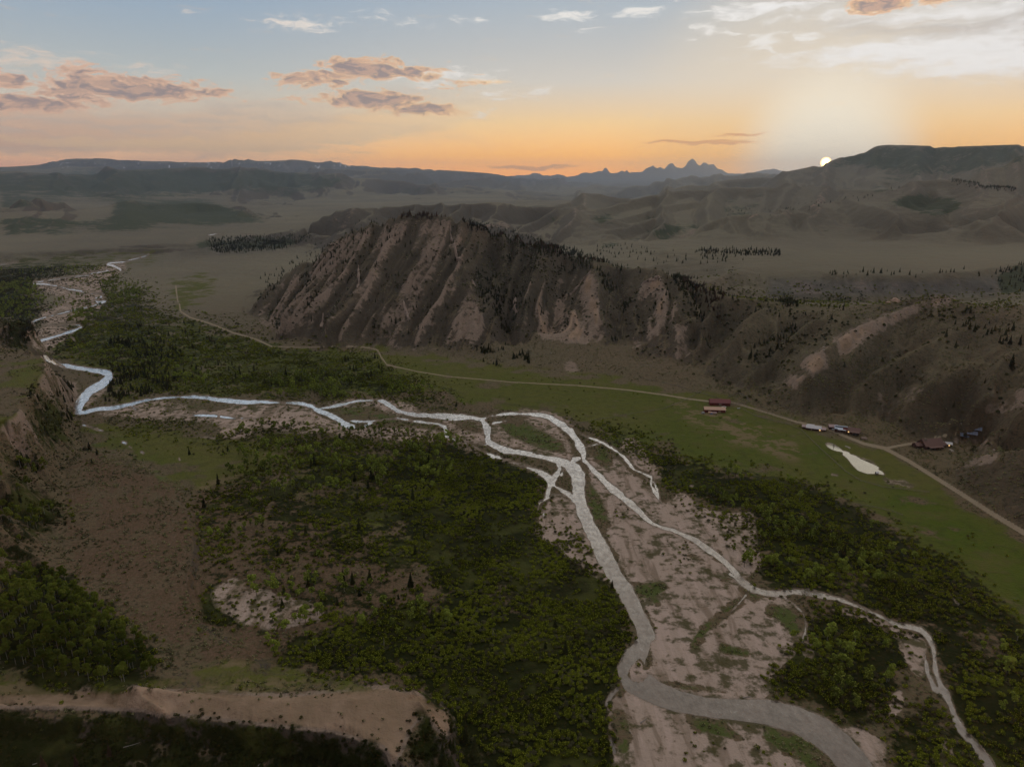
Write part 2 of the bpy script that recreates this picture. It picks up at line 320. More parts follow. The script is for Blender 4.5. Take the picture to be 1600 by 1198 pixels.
# areas of given height: floor of the valley, terrace, benches -----------------
def poly_world(pts, z): return [ray_z(u, v, z)[:2] for u, v in pts]
AREAS = [   # (pixel outline, height)
 ([(118, 655), (128, 700), (200, 705), (262, 745), (305, 800), (312, 860), (300, 920), (330, 975), (420, 1035), (520, 1052), (620, 1068), (700, 1092), (735, 1120), (720, 1198), (720, 1420), (2300, 1420), (2000, 1000),
   (1660, 862), (1600, 834), (1540, 800), (1470, 752), (1440, 733), (1450, 715), (1540, 690), (1450, 692), (1380, 696), (1330, 682), (1240, 662), (1150, 628), (1080, 606), (1000, 592), (900, 579), (800, 574), (740, 560), (620, 549), (520, 543), (440, 527), (385, 485),
   (380, 466), (400, 448), (440, 425), (470, 400), (490, 388), (380, 384), (262, 398), (240, 397), (130, 405), (0, 411), (-300, 415), (-300, 500), (0, 528), (40, 532), (66, 542), (88, 560), (118, 590), (128, 605), (108, 636), (112, 650)], 0.0),
 ([(122, 706), (200, 709), (255, 748), (298, 802), (305, 860), (292, 925), (320, 980), (410, 1038), (400, 1046), (300, 1035), (240, 1010), (190, 960), (110, 880), (90, 850), (105, 800), (98, 750), (108, 715)], 6.0),
 ([(-300, 545), (0, 541), (38, 547), (64, 556), (73, 574), (58, 598), (55, 622), (28, 648), (0, 668), (-90, 720), (-300, 800)], 62.0),
]
RIDGES = [   # (pixel line at a given height) foreground mesa, slopes at the left
 [(-300, 1075, 26), (0, 1086, 22), (200, 1082, 21), (400, 1090, 20), (560, 1092, 20), (640, 1082, 19)],
 [(-300, 1115, 24), (0, 1106, 20), (120, 1110, 19), (200, 1112, 19), (300, 1120, 18), (400, 1132, 18), (520, 1144, 17), (600, 1166, 16), (640, 1200, 15), (650, 1260, 12)],
 [(640, 1076, 17), (680, 1092, 13), (712, 1112, 6), (722, 1126, 1)],
 [(655, 1100, 19), (672, 1120, 17), (692, 1150, 14), (705, 1190, 9), (715, 1240, 4)],
 [(-300, 1040, 18), (0, 1050, 14), (120, 1066, 12), (250, 1062, 10), (400, 1052, 9), (520, 1060, 9), (600, 1068, 8)],
 [(-300, 1150, 17), (0, 1150, 9), (200, 1155, 8), (400, 1170, 7), (520, 1185, 6), (600, 1230, 4)],
 [(-300, 1240, 8), (0, 1240, 2), (300, 1240, 1), (500, 1260, 0)],
 [(-300, 1420, 6), (0, 1420, 0), (300, 1420, 0)],
 # spurs and hollows of the escarpment
 [(60, 600, 61), (90, 618, 34), (112, 648, 6)], [(73, 575, 61), (100, 592, 30), (125, 612, 4)],
 [(40, 632, 61), (75, 660, 34), (104, 700, 8)], [(0, 690, 55), (40, 712, 34), (80, 745, 12)],
 [(0, 740, 48), (50, 770, 22), (95, 800, 8)], [(-60, 790, 52), (0, 820, 34), (60, 855, 12)],
 [(-120, 850, 52), (0, 880, 28), (90, 900, 9)], [(-160, 900, 46), (0, 940, 24), (150, 960, 8)],
 [(-200, 960, 38), (0, 1000, 20), (180, 1010, 8)],
 [(0, 700, 40), (50, 735, 20), (84, 760, 7)], [(0, 780, 30), (50, 815, 14), (84, 835, 7)], [(0, 905, 22), (70, 920, 9)],
]
for rl in RIDGES: LZ(*rl)
LRn((-80, 490, 1180), (0, 496, 1165), (35, 501, 1165), (54, 513, 1150), back=(1.05, 0.9))

def pip(px, py, poly):
    ins = np.zeros(px.shape, bool); n = len(poly)
    for i in range(n):
        x1, y1 = poly[i]; x2, y2 = poly[(i + 1) % n]
        if y1 == y2: continue
        c = ((y1 > py) != (y2 > py)) & (px < (x2 - x1) * (py - y1) / (y2 - y1) + x1)
        ins ^= c
    return ins

def solve_terrain():
    """heights by relaxation between the control lines on a log-polar grid (conformal, so it equals the flat solution)"""
    n_r = 1000; n_c = 1000
    lr = np.linspace(LR[0], LR[-1], n_r); dl = lr[1] - lr[0]; dt = (TH1 - TH0) / (n_c - 1)
    r = np.exp(lr)
    fix = np.zeros((n_r, n_c), bool); H = np.zeros((n_r, n_c), np.float32)
    X = r[:, None] * np.sin(np.linspace(TH0, TH1, n_c))[None]; Y = r[:, None] * np.cos(np.linspace(TH0, TH1, n_c))[None]
    for poly, z in AREAS:
        m = pip(X, Y, poly_world(poly, z)); H[m] = z; fix |= m
    for P in LINES:
        for (x0, y0, z0), (x1, y1, z1) in zip(P[:-1], P[1:]):
            t0, t1 = math.atan2(x0, y0), math.atan2(x1, y1); l0, l1 = math.log(math.hypot(x0, y0)), math.log(math.hypot(x1, y1))
            n = int(max(abs(t1 - t0) / dt, abs(l1 - l0) / dl) * 1.5) + 2
            k = np.linspace(0, 1, n); xx = x0 + (x1 - x0) * k; yy = y0 + (y1 - y0) * k
            if max(math.hypot(x0, y0), math.hypot(x1, y1)) > 5000 or abs(l1 - l0) < 0.05:
                tt = t0 + (t1 - t0) * k; ll = l0 + (l1 - l0) * k
            else: tt = np.arctan2(xx, yy); ll = np.log(np.hypot(xx, yy))
            zz = z0 + (z1 - z0) * k
            j = np.round((tt - TH0) / dt).astype(int); i = np.round((ll - lr[0]) / dl).astype(int)
            ok = (j >= 0) & (j < n_c) & (i >= 0) & (i < n_r)
            H[i[ok], j[ok]] = zz[ok]; fix[i[ok], j[ok]] = True
            if math.hypot(x0, y0) > 12000: i2 = np.minimum(i[ok] + 1, n_r - 1); H[i2, j[ok]] = zz[ok]; fix[i2, j[ok]] = True; i2 = np.minimum(i[ok] + 2, n_r - 1); H[i2, j[ok]] = zz[ok]; fix[i2, j[ok]] = True
    fix[-1, :] = True; H[-1, :] = 0; fix[0, :] = True; H[0, :] = np.where(np.linspace(TH0, TH1, n_c) < -0.1, 4, 0)
    levels = []
    h, f = H, fix
    while min(h.shape) > 20:
        levels.append((h, f))
        R2, C2 = h.shape[0] // 2, h.shape[1] // 2
        hh = h[:R2 * 2, :C2 * 2].reshape(R2, 2, C2, 2); ff = f[:R2 * 2, :C2 * 2].reshape(R2, 2, C2, 2)
        cnt = ff.sum((1, 3)); s = (hh * ff).sum((1, 3)); h = np.where(cnt > 0, s / np.maximum(cnt, 1), 0).astype(np.float32); f = cnt > 0
    wl, wt = 1 / dl ** 2, 1 / dt ** 2; wsum = 2 * (wl + wt)
    cur = None
    for h, f in reversed(levels):
        if cur is None: cur = np.where(f, h, h[f].mean()).astype(np.float32)
        else:
            ui = np.minimum((np.arange(h.shape[0])) // 2, cur.shape[0] - 1); uj = np.minimum(np.arange(h.shape[1]) // 2, cur.shape[1] - 1)
            cur = np.where(f, h, cur[ui][:, uj])
        its = 400 if h.shape[0] < 300 else (120 if h.shape[0] < 700 else 60)
        free = ~f
        for _ in range(its):
            p = np.pad(cur, 1, mode='edge')
            nw = (wl * (p[:-2, 1:-1] + p[2:, 1:-1]) + wt * (p[1:-1, :-2] + p[1:-1, 2:])) / wsum
            cur = np.where(free, nw, h)
    # to the mesh rows
    pos = (LR - lr[0]) / dl; i0 = np.clip(pos.astype(int), 0, n_r - 2); fr = (pos - i0)[:, None].astype(np.float32)
    Z = cur[i0] * (1 - fr) + cur[i0 + 1] * fr
    F = fix[i0] & (cur[i0] < 1e-3) & (cur[i0 + 1] < 1e-3)
    pc = (TH - TH0) / dt; j0 = np.clip(pc.astype(int), 0, n_c - 2); fc = (pc - j0)[None].astype(np.float32)
    fl = (blur(np.minimum(blur(fix.astype(np.float32), 8) * 6, 1), 4))[i0][:, j0]
    return (Z[:, j0] * (1 - fc) + Z[:, j0 + 1] * fc).astype(np.float64), np.clip(1 - fl, 0, 1)

def blur(a, n=1):
    for _ in range(n):
        p = np.pad(a, 1, mode='edge')
        a = (p[:-2, 1:-1] + 2 * p[1:-1, 1:-1] + p[2:, 1:-1]) / 4
        p = np.pad(a, 1, mode='edge')
        a = (p[1:-1, :-2] + 2 * p[1:-1, 1:-1] + p[1:-1, 2:]) / 4
    return a
DT = TH[1] - TH[0]
CELL_T = RG * DT; CELL_R = np.gradient(RR)[:, None] * np.ones((1, NC))
def slope(Z):
    return np.hypot(np.gradient(Z, axis=0) / CELL_R, np.gradient(Z, axis=1) / CELL_T)
def flow(Z, iters):
    """how much ground drains through each cell (steepest of eight neighbours)"""
    R, C = Z.shape; idx = np.arange(R * C).reshape(R, C); best = np.zeros((R, C)); dst = idx.copy()
    p = np.pad(Z, 1, mode='constant', constant_values=1e9); ip = np.pad(idx, 1, mode='edge')
    for di in (-1, 0, 1):
        for dj in (-1, 0, 1):
            if di == dj == 0: continue
            d = np.hypot(di * CELL_R, dj * CELL_T)
            s = (Z - p[1 + di:1 + di + R, 1 + dj:1 + dj + C]) / d
            m = s > best; best = np.where(m, s, best); dst = np.where(m, ip[1 + di:1 + di + R, 1 + dj:1 + dj + C], dst)
    moving = (dst != idx).ravel(); dst = dst.ravel()
    A = np.ones(R * C)
    src = np.nonzero(moving)[0]; dd = dst[src]
    for _ in range(iters): A = 1 + np.bincount(dd, A[src], R * C)
    return A.reshape(R, C)

Z0, FREE = solve_terrain(); Z0 = np.where(RG > 15000, Z0, blur(Z0, 1))
print("solved", round(time.time() - T0, 1), NR, NC)
far = np.clip((RG - 1900) / 3000, 0, 1)
def erode(Z):
    sl0 = blur(slope(Z), 6); hill = np.clip((sl0 - 0.07) / 0.15, 0, 1)
    # the ground's own unevenness first, so that water finds a way
    Z = Z + hill * (RG * 0.0016) * fbm(GX, GY, 60, 4, 3) * (RG < 3500) + hill * RG * 0.0034 * fbm(GX, GY, 420, 5, 4) * np.clip((RG - 1800) / 2500, 0, 1) * (1 - 0.8 * (RG > 30000))
    Z = Z + hill * np.clip((RG - 4500) / 5000, 0, 1) * RG * 0.0035 * fbm(GX, GY, 2100, 5, 9) * (RG < 24000)
    lo = Z.copy()
    for _ in range(14):
        p = np.pad(lo, 1, mode='edge'); lo = np.minimum.reduce([p[:-2, 1:-1], p[2:, 1:-1], p[1:-1, :-2], p[1:-1, 2:], lo])
    relief = np.clip(blur(Z - lo, 3) / (RG * 0.011), 0, 1)
    for k, amt in enumerate((1.0, 0.8, 0.6)):
        A = flow(Z + 0.02 * RG * 0.01 * rng.random(Z.shape), 160)
        la = np.log(A)
        la = 0.45 * blur(la, 1) + 0.9 * blur(la, 5) + 1.1 * blur(la, 22)
        s = blur(slope(Z), 3); w = np.clip((s - 0.06) / 0.30, 0, 1)
        Z = Z - amt * relief * w * np.clip(la - 1.2, 0, 6) * RG * 0.00062 * np.where(RG > 30000, 0.45, 1)
    return Z
ZBASE = Z0.copy()
# ribs and runnels of the bare faces, running down the slope
RC = GX - 0.20 * GY; RD = GY
rw = 0.5 + 0.5 * fbm(RC, RD * 0.25, 150, 2, 51)
RIB = 1 - np.abs(fbm(RC + 14 * fbm(GX, GY, 120, 2, 52), RD * 0.13, 34, 3, 53)) * 2.6
RIB = np.clip(RIB, -0.4, 1)
hmask = np.clip((blur(slope(Z0), 8) - 0.16) / 0.2, 0, 1)
RIB_W = hmask * np.clip((RG - 620) / 150, 0, 1) * np.clip((2000 - RG) / 300, 0, 1) * np.clip((Z0 - 8) / 25, 0, 1) * ((RG > 950) | (GX > 0))
RIB_W = RIB_W * np.where(GX < 60, 1.0, np.where(GX < 330, 0.6, 0.25))
Z0 = Z0 + RIB_W * (RIB - 0.6) * 8.0
RIB = np.clip(RIB, 0, 1)
# broad spurs and hollows of the distant hills
fw = np.clip((RG - 2450) / 500, 0, 1) * FREE * np.clip((blur(slope(Z0), 10) - 0.035) / 0.05, 0, 1) * (RG < 30000)
sc = np.clip(RG / 4000, 0.8, 4.5)
SP = 1 - np.abs(fbm((GX - 0.25 * GY + 90 * fbm(GX, GY, 700, 2, 62)) / sc, GY * 0.30 / sc, 420, 3, 61)) * 2.8
SP = np.clip(SP, -0.5, 1)
Z0 = Z0 + fw * (SP - 0.45) * RG * 0.0125
SPUR = np.clip(SP, 0, 1) * fw
# rounded spurs of the slope above the ranch, and the jagged crest of the farthest range
nw = np.clip((GX - 150) / 120, 0, 1) * (RG < 1250) * (RG > 640) * FREE * hmask * np.clip((Z0 - 6) / 20, 0, 1)
SQ = 1 - np.abs(fbm(GX - 0.75 * GY + 30 * fbm(GX, GY, 160, 2, 66), (GY + 0.4 * GX) * 0.3, 115, 3, 67)) * 2.8; SQ = np.clip(SQ, -.5, 1)
Z0 = Z0 + nw * (SQ - 0.4) * 20.0
Z0 = Z0 + (RG > 37000) * (RG < 47000) * 50 * (0.4 - np.abs(fbm(TH[None] * RG, RG * 0.1, 700, 3, 68, .6)) * 2.2)
lw = np.clip((-GX - 110) / 60, 0, 1) * (RG < 980) * np.clip((blur(slope(ZBASE), 6) - 0.12) / 0.15, 0, 1) * np.clip((ZBASE - 6) / 15, 0, 1) * (ZBASE < 61.5)
SL = 1 - np.abs(fbm(GY * 0.92 + GX * 0.42, (GX - 0.4 * GY) * 0.2, 34, 3, 69)) * 2.8; SL = np.clip(SL, -.5, 1)
Z0 = Z0 + blur(lw, 3) * (SL - 0.35) * 7.0
SKYL = ((ZBASE - CAM_Z) / RG).max(axis=0)[None] + 0.0006
Zt = erode(Z0)
Zt = np.where(RG > 5000, np.minimum(Zt, CAM_Z + RG * SKYL), Zt)
print("eroded", round(time.time() - T0, 1))
# ================================================================ ground cover surveyed from the photograph
U0, U1, V0, V1 = -160, 1760, 200, 1300          # survey window in photo pixels, one cell per pixel
MW, MH = U1 - U0, V1 - V0
MU, MV = np.meshgrid(np.arange(MW) + U0 + 0.5, np.arange(MH) + V0 + 0.5)
def blank(): return np.zeros((MH, MW), np.float32)
def area(m, pts, val=1.0, mode='max'):
    us = [p[0] for p in pts]; vs = [p[1] for p in pts]
    a, b_, c, d = max(0, int(min(us)) - U0), min(MW, int(max(us)) - U0 + 2), max(0, int(min(vs)) - V0), min(MH, int(max(vs)) - V0 + 2)
    if a >= b_ or c >= d: return
    ins = pip(MU[c:d, a:b_], MV[c:d, a:b_], pts); w = m[c:d, a:b_]
    w[ins] = np.maximum(w[ins], val) if mode == 'max' else val
def strip_sdf(m, pts):
    """m keeps the smallest (distance to centre line - half width) over all strips; each node is (u, v, width)"""
    for p, q in zip(pts[:-1], pts[1:]):
        w = max(p[2], q[2]) / 2 + 14
        a, b_ = max(0, int(min(p[0], q[0]) - w) - U0), min(MW, int(max(p[0], q[0]) + w) - U0 + 1)
        c, d = max(0, int(min(p[1], q[1]) - w) - V0), min(MH, int(max(p[1], q[1]) + w) - V0 + 1)
        if a >= b_ or c >= d: continue
        uu, vv = MU[c:d, a:b_], MV[c:d, a:b_]; dx, dy = q[0] - p[0], q[1] - p[1]; L2 = max(dx * dx + dy * dy, 1e-6)
        t = np.clip(((uu - p[0]) * dx + (vv - p[1]) * dy) / L2, 0, 1)
        dist = np.hypot(uu - p[0] - t * dx, vv - p[1] - t * dy) - (p[2] + (q[2] - p[2]) * t) / 2
        m[c:d, a:b_] = np.minimum(m[c:d, a:b_], dist)
def soft(m, n): return blur(m, n).astype(np.float32)
def box(m, r):
    """three running means of radius r: a smooth ramp about 2r wide across every edge"""
    for _ in range(2):
        for ax in (0, 1):
            p = np.pad(m, [(r + 1, r) if a == ax else (0, 0) for a in (0, 1)], mode='edge'); c = np.cumsum(p, axis=ax, dtype=np.float64); k = 2 * r + 1
            m = ((c[k:] - c[:-k]) if ax == 0 else (c[:, k:] - c[:, :-k])) / k
    return m.astype(np.float32)
def stroke(m, pts, val=1.0, feather=1.5):
    s = np.full((MH, MW), 99, np.float32); strip_sdf(s, pts)
    np.maximum(m, val * np.clip(0.5 - s / feather, 0, 1), out=m)

RIVER = [
 [(232, 398, 2), (222, 402, 3), (212, 404, 2), (195, 409, 3), (171, 411, 4), (168, 413, 5), (179, 416, 5), (187, 420, 5), (189, 423, 4)],
 [(165, 421, 3), (170, 423, 3), (159, 425, 3), (147, 426, 2.5)], [(143, 424, 2), (145, 427, 2.5), (138, 430, 2.5), (127, 431, 2.5), (111, 433, 2.5), (95, 435, 2.5), (82, 437, 2.5), (70, 439, 2.5), (52, 442, 3)],
 [(52, 443, 3), (70, 444, 4), (90, 447, 3.5), (108, 452, 3), (116, 453, 4), (128, 455, 4), (133, 459, 3)], [(116, 459, 2), (133, 458, 2)],
 [(142, 459, 3), (158, 458, 3), (159, 464, 3), (148, 466, 3), (152, 472, 4), (165, 471, 5), (158, 474, 4), (143, 479, 2)],
 [(141, 479, 2), (128, 482, 2), (110, 486, 3), (90, 491, 3.5), (70, 496, 3), (55, 501, 4), (50, 504, 3), (54, 509, 2)],
 [(65, 508, 2), (90, 508, 3), (115, 507, 3), (124, 508, 4), (127, 511, 5), (118, 516, 5), (104, 520, 5), (85, 526, 4), (65, 532, 5), (53, 539, 9), (50, 544, 12), (58, 549, 13), (63, 554, 12), (75, 562, 8), (94, 570, 6), (110, 573, 6), (135, 577, 6), (157, 580, 8), (170, 585, 12), (170, 591, 14), (160, 600, 14), (140, 611, 15), (128, 625, 16), (122, 637, 14), (124, 645, 7)],
 [(118, 645, 5), (135, 644, 7), (150, 640, 6), (170, 638, 7), (190, 635, 7), (205, 631, 7), (225, 626, 6), (250, 622, 5), (275, 620.5, 4), (300, 620, 5), (325, 622, 6), (350, 626, 6), (375, 628, 7), (400, 628, 7), (415, 628, 5), (440, 629, 3), (455, 629, 5), (470, 631, 7), (485, 634, 9), (498, 641, 8), (514, 648, 8), (530, 655, 8), (539, 663, 8), (552, 667, 4)],
 [(496, 639, 4), (515, 636, 4), (535, 631, 5), (560, 626, 4), (590, 625.5, 3), (598, 627, 7), (608, 633, 9), (620, 641, 9), (635, 646, 6), (648, 648, 8), (680, 650, 9), (710, 652, 9), (740, 653, 8), (752, 655, 7), (765, 650, 4), (785, 647, 4), (800, 646, 5), (830, 647, 5), (850, 649, 6), (862, 654, 8), (880, 665, 13), (892, 675, 14), (898, 684, 9)],
 [(543, 656, 3), (560, 658, 3), (580, 658, 4), (600, 656, 3), (622, 654, 4), (640, 656, 4), (665, 660, 4), (685, 662, 5), (695, 667, 8), (698, 675, 7), (695, 680, 4), (700, 683, 4), (712, 688, 4)], [(570, 666, 3), (580, 660, 6)],
 [(727, 692, 3), (735, 704, 3)], [(740, 697, 4), (750, 703, 5), (765, 710, 4), (770, 713, 6), (780, 714, 4)],
 [(752, 655, 8), (758, 662, 8), (762, 670, 10), (762, 680, 12), (762, 690, 12), (775, 697, 11), (790, 703, 10), (803, 706, 8), (820, 706, 5), (840, 708, 5), (850, 712, 4)], [(728, 691, 1.5), (745, 693, 2), (760, 695, 4)], [(766, 675, 3), (778, 678, 2)], [(770, 661, 1.5), (792, 657, 1.5)],
 [(803, 706, 5), (825, 710, 7), (850, 714, 9), (870, 718, 14), (885, 724, 18), (898, 733, 24), (904, 745, 25), (904, 765, 24), (907, 785, 22), (912, 800, 25), (922, 825, 25), (936, 850, 27), (947, 875, 26), (961, 900, 26), (978, 923, 28), (990, 948, 28), (1003, 973, 28), (1010, 995, 29), (1003, 1012, 29), (990, 1030, 42), (987, 1045, 48), (992, 1062, 46), (1020, 1080, 38), (1060, 1096, 36), (1100, 1104, 34), (1150, 1108, 38), (1200, 1112, 42), (1245, 1124, 44), (1280, 1142, 46), (1310, 1165, 48), (1338, 1198, 50), (1360, 1240, 52), (1375, 1310, 56)],
 [(965, 1076, 6), (955, 1085, 7), (948, 1100, 5)], [(955, 1155, 5), (960, 1175, 5)],
 [(740, 698, 3), (760, 707, 4), (770, 712, 4), (800, 722, 3), (820, 729, 4), (836, 734, 6), (848, 739, 9), (858, 748, 13), (861, 756, 12), (857, 766, 9), (855, 775, 7), (857, 777, 5), (844, 784, 3), (841, 793, 2.5), (840, 797, 1.5)],
 [(864, 750, 9), (870, 740, 9), (875, 732, 9), (872, 725, 8)], [(880, 733, 4), (877, 742, 3)], [(862, 757, 4), (875, 764, 7), (888, 772, 11), (898, 780, 13)], [(858, 774, 3), (875, 773, 3), (885, 775, 3)], [(848, 808, 1.5), (850, 803, 2.5)],
 [(892, 672, 14), (900, 686, 9), (906, 697, 17), (912, 708, 13), (912, 718, 9), (920, 726, 8), (930, 738, 10), (942, 750, 12), (955, 762, 13), (968, 773, 13), (980, 783, 12), (995, 795, 11), (1008, 808, 10), (1020, 818, 8), (1035, 824, 7), (1050, 828, 7), (1070, 836, 8), (1085, 843, 9), (1100, 853, 9), (1118, 866, 9), (1135, 880, 9), (1150, 895, 10), (1160, 908, 11), (1175, 920, 9), (1195, 926, 7), (1215, 928, 7), (1240, 924, 7), (1265, 926, 8), (1290, 932, 8), (1310, 936, 5), (1340, 947, 6), (1370, 960, 7), (1400, 975, 8), (1420, 979, 9), (1438, 984, 10), (1450, 995, 10), (1458, 1010, 9), (1460, 1030, 8), (1462, 1050, 8), (1470, 1070, 9), (1478, 1085, 13), (1485, 1100, 10), (1492, 1120, 8), (1502, 1140, 11), (1515, 1155, 10), (1530, 1172, 12), (1545, 1195, 14), (1560, 1230, 15), (1580, 1310, 16)],
 [(1445, 1020, 6), (1449, 1050, 8), (1460, 1075, 9), (1475, 1085, 9)], [(890, 727, 10), (897, 718, 12), (906, 716, 8)], [(912, 700, 6), (925, 696, 3.5), (940, 691, 3.5)],
 [(900, 674, 5), (915, 681, 4), (930, 687, 4.5), (945, 693, 5), (955, 700, 7), (965, 706, 7), (975, 714, 6), (983, 724, 7), (990, 733, 6), (1000, 737, 4), (1010, 742, 4), (1018, 746, 4), (1017, 758, 4), (1023, 768, 6), (1029, 780, 4), (1033, 787, 1.5)], [(1021, 752, 1.5), (1027, 765, 4), (1029, 776, 4)], [(960, 708, 2), (957, 714, 2)],
 [(1140, 897, 5), (1150, 903, 7), (1158, 908, 6)], [(1165, 930, 6), (1155, 942, 6), (1141, 957, 3.5)], [(1225, 933, 3), (1240, 943, 3.5), (1255, 958, 3.5), (1260, 975, 3.5), (1257, 992, 2.5), (1254, 1002, 1.5)],
 [(128, 655, 3), (130, 658, 2)], [(130, 664, 3), (145, 668, 3), (160, 673, 2)], [(205, 633, 3), (215, 643, 3), (225, 649, 4), (245, 652, 3), (262, 651, 1.5)], [(262, 651, 1.5), (275, 650, 3), (310, 648, 3), (338, 650, 2.5)], [(345, 651, 2.5), (360, 653, 3), (400, 654, 2)],
 [(192, 691, 2), (197, 693, 2)], [(202, 698, 2.5), (205, 699, 2)], [(221, 706, 2), (224, 708, 2)], [(280, 715, 2), (281, 719, 2)], [(310, 683, 1.3), (335, 684, 1.5)],
 [(325, 368, 2.5), (335, 366, 2.5), (350, 365, 1.5)], [(378, 367, 2), (398, 367, 2)], [(-20, 415, 2), (0, 414, 2.5), (28, 409, 1.5)],
 [(1423, 880, 1.5), (1429, 885, 2.5), (1433, 888, 2)], [(1482, 927, 1.5), (1490, 936, 2), (1497, 943, 2)], [(112, 528, 2), (115, 530, 2), (117, 533, 1.5)], [(1300, 741, 2), (1308, 743, 2)], [(1078, 759, 2), (1082, 760, 2)],
]
POND = [(1289, 693), (1296, 692), (1304, 695), (1311, 699), (1317, 704), (1325, 706), (1330, 710), (1337, 712), (1345, 717), (1357, 722), (1370, 728), (1376, 732), (1368, 732), (1378, 736), (1383, 742), (1372, 740), (1355, 740), (1341, 735), (1334, 729), (1327, 720), (1322, 714), (1316, 710), (1318, 706), (1308, 705), (1300, 702), (1293, 698)]
wsdf = np.full((MH, MW), 14, np.float32)
for s in RIVER: strip_sdf(wsdf, [(u, v, w * (0.8 if v < 520 else 0.92)) for u, v, w in s])
bar = blank(); area(bar, [(1000, 1027), (1008, 1040), (1013, 1055), (1003, 1067), (988, 1066), (980, 1055), (984, 1042)]); area(bar, [(882, 742), (893, 757), (893, 768), (880, 762), (872, 757), (876, 746)])
area(bar, [(863, 765), (876, 769), (863, 771)]); area(bar, [(1016, 1003), (1024, 998), (1026, 1035), (1021, 1045), (1014, 1020)])
wsdf = np.where(soft(bar, 2) > 0.35, np.maximum(wsdf, 2.5 * soft(bar, 2)), wsdf).astype(np.float32)
psdf = np.full((MH, MW), 14, np.float32); pm_ = blank(); area(pm_, POND); pmb = soft(pm_, 2); psdf = np.where(pmb > 0.02, (0.5 - pmb) * 5, 14).astype(np.float32)

grav, mead, brush, tan = blank(), blank(), blank(), blank()
road, dirt, snow, forest = blank(), blank(), blank(), blank()
lush, rockm = blank(), blank()
# gravel bars
for P in ([(870, 775), (845, 800), (835, 835), (860, 850), (900, 880), (945, 908), (957, 900), (938, 865), (918, 830), (902, 800), (893, 785)],
          [(918, 722), (950, 752), (1000, 800), (1060, 835), (1130, 880), (1165, 925), (1215, 932), (1240, 945), (1262, 985), (1240, 1020), (1203, 1060), (1198, 1092), (1120, 1097), (1050, 1085), (1030, 1060), (1026, 1010), (1020, 970), (1000, 930), (980, 900), (960, 860), (940, 820), (930, 790), (925, 760)],
          [(925, 700), (955, 708), (985, 740), (1015, 750), (1035, 790), (1010, 800), (975, 775), (940, 740), (915, 715)], [(1035, 790), (1060, 775), (1120, 800), (1178, 800), (1180, 850), (1195, 880), (1160, 905), (1120, 860), (1060, 830), (1020, 812), (1000, 790)],
          [(980, 683), (1000, 690), (1010, 712), (1030, 735), (1035, 750), (1015, 745), (985, 722), (968, 700)], [(1055, 765), (1080, 775), (1090, 790), (1060, 780)],
          [(950, 1092), (985, 1078), (1040, 1100), (1120, 1125), (1200, 1140), (1250, 1165), (1290, 1200), (1300, 1300), (965, 1300), (960, 1180), (948, 1120)],
          [(1010, 985), (1030, 1000), (1032, 1060), (1018, 1075), (1008, 1062), (1016, 1040), (1012, 1010)], [(982, 1055), (984, 1042), (1000, 1025), (1014, 1055), (1003, 1070), (988, 1068)],
          [(1405, 1010), (1420, 985), (1445, 1000), (1448, 1030), (1440, 1060), (1425, 1050), (1415, 1030)], [(1390, 1085), (1410, 1075), (1415, 1110), (1385, 1125)], [(1300, 1140), (1345, 1135), (1385, 1160), (1380, 1230), (1350, 1230), (1320, 1180)], [(1470, 1140), (1482, 1150), (1492, 1200), (1475, 1210)], [(1488, 1118), (1505, 1130), (1508, 1145), (1494, 1138)],
          [(1270, 942), (1350, 955), (1400, 978), (1380, 978), (1330, 962), (1275, 950)], [(1395, 975), (1410, 982), (1405, 998), (1392, 990)], [(1255, 990), (1270, 1000), (1268, 1035), (1256, 1020)],
          [(128, 650), (240, 627), (330, 624), (430, 633), (480, 637), (540, 670), (470, 676), (400, 668), (300, 655), (230, 655), (180, 650)], [(490, 632), (560, 622), (600, 624), (640, 644), (620, 650), (580, 632), (530, 634)], [(545, 668), (640, 668), (700, 678), (720, 692), (640, 690), (560, 680), (500, 682)],
          [(598, 626), (640, 630), (660, 646), (630, 646)], [(640, 655), (700, 655), (755, 660), (760, 692), (720, 690), (706, 672), (690, 660)], [(770, 655), (860, 655), (890, 690), (900, 720), (880, 722), (840, 706), (790, 700), (770, 690)], [(780, 640), (850, 640), (890, 662), (905, 675), (870, 658), (800, 645)],
          [(700, 690), (760, 705), (850, 735), (860, 745), (790, 722), (730, 704)], [(850, 645), (880, 650), (912, 672), (895, 668)], [(1320, 705), (1350, 716), (1382, 733), (1388, 742), (1378, 735), (1350, 722)],
          [(180, 592), (172, 604), (150, 622), (134, 640), (128, 634), (145, 612)], [(1380, 740), (1384, 748), (1410, 752), (1438, 764), (1405, 758), (1380, 752)], [(855, 782), (900, 790), (915, 830), (870, 810)],
          [(45, 438), (120, 430), (190, 404), (200, 420), (160, 440), (165, 478), (130, 500), (70, 508), (60, 490), (110, 470), (60, 452)], [(60, 512), (110, 512), (118, 518), (60, 540), (58, 556), (50, 536)],
          [(335, 668), (380, 664), (400, 682), (350, 686)], [(320, 640), (430, 650), (440, 662), (330, 655)], [(60, 535), (100, 522), (110, 526), (78, 545), (72, 556)]):
    area(grav, P)
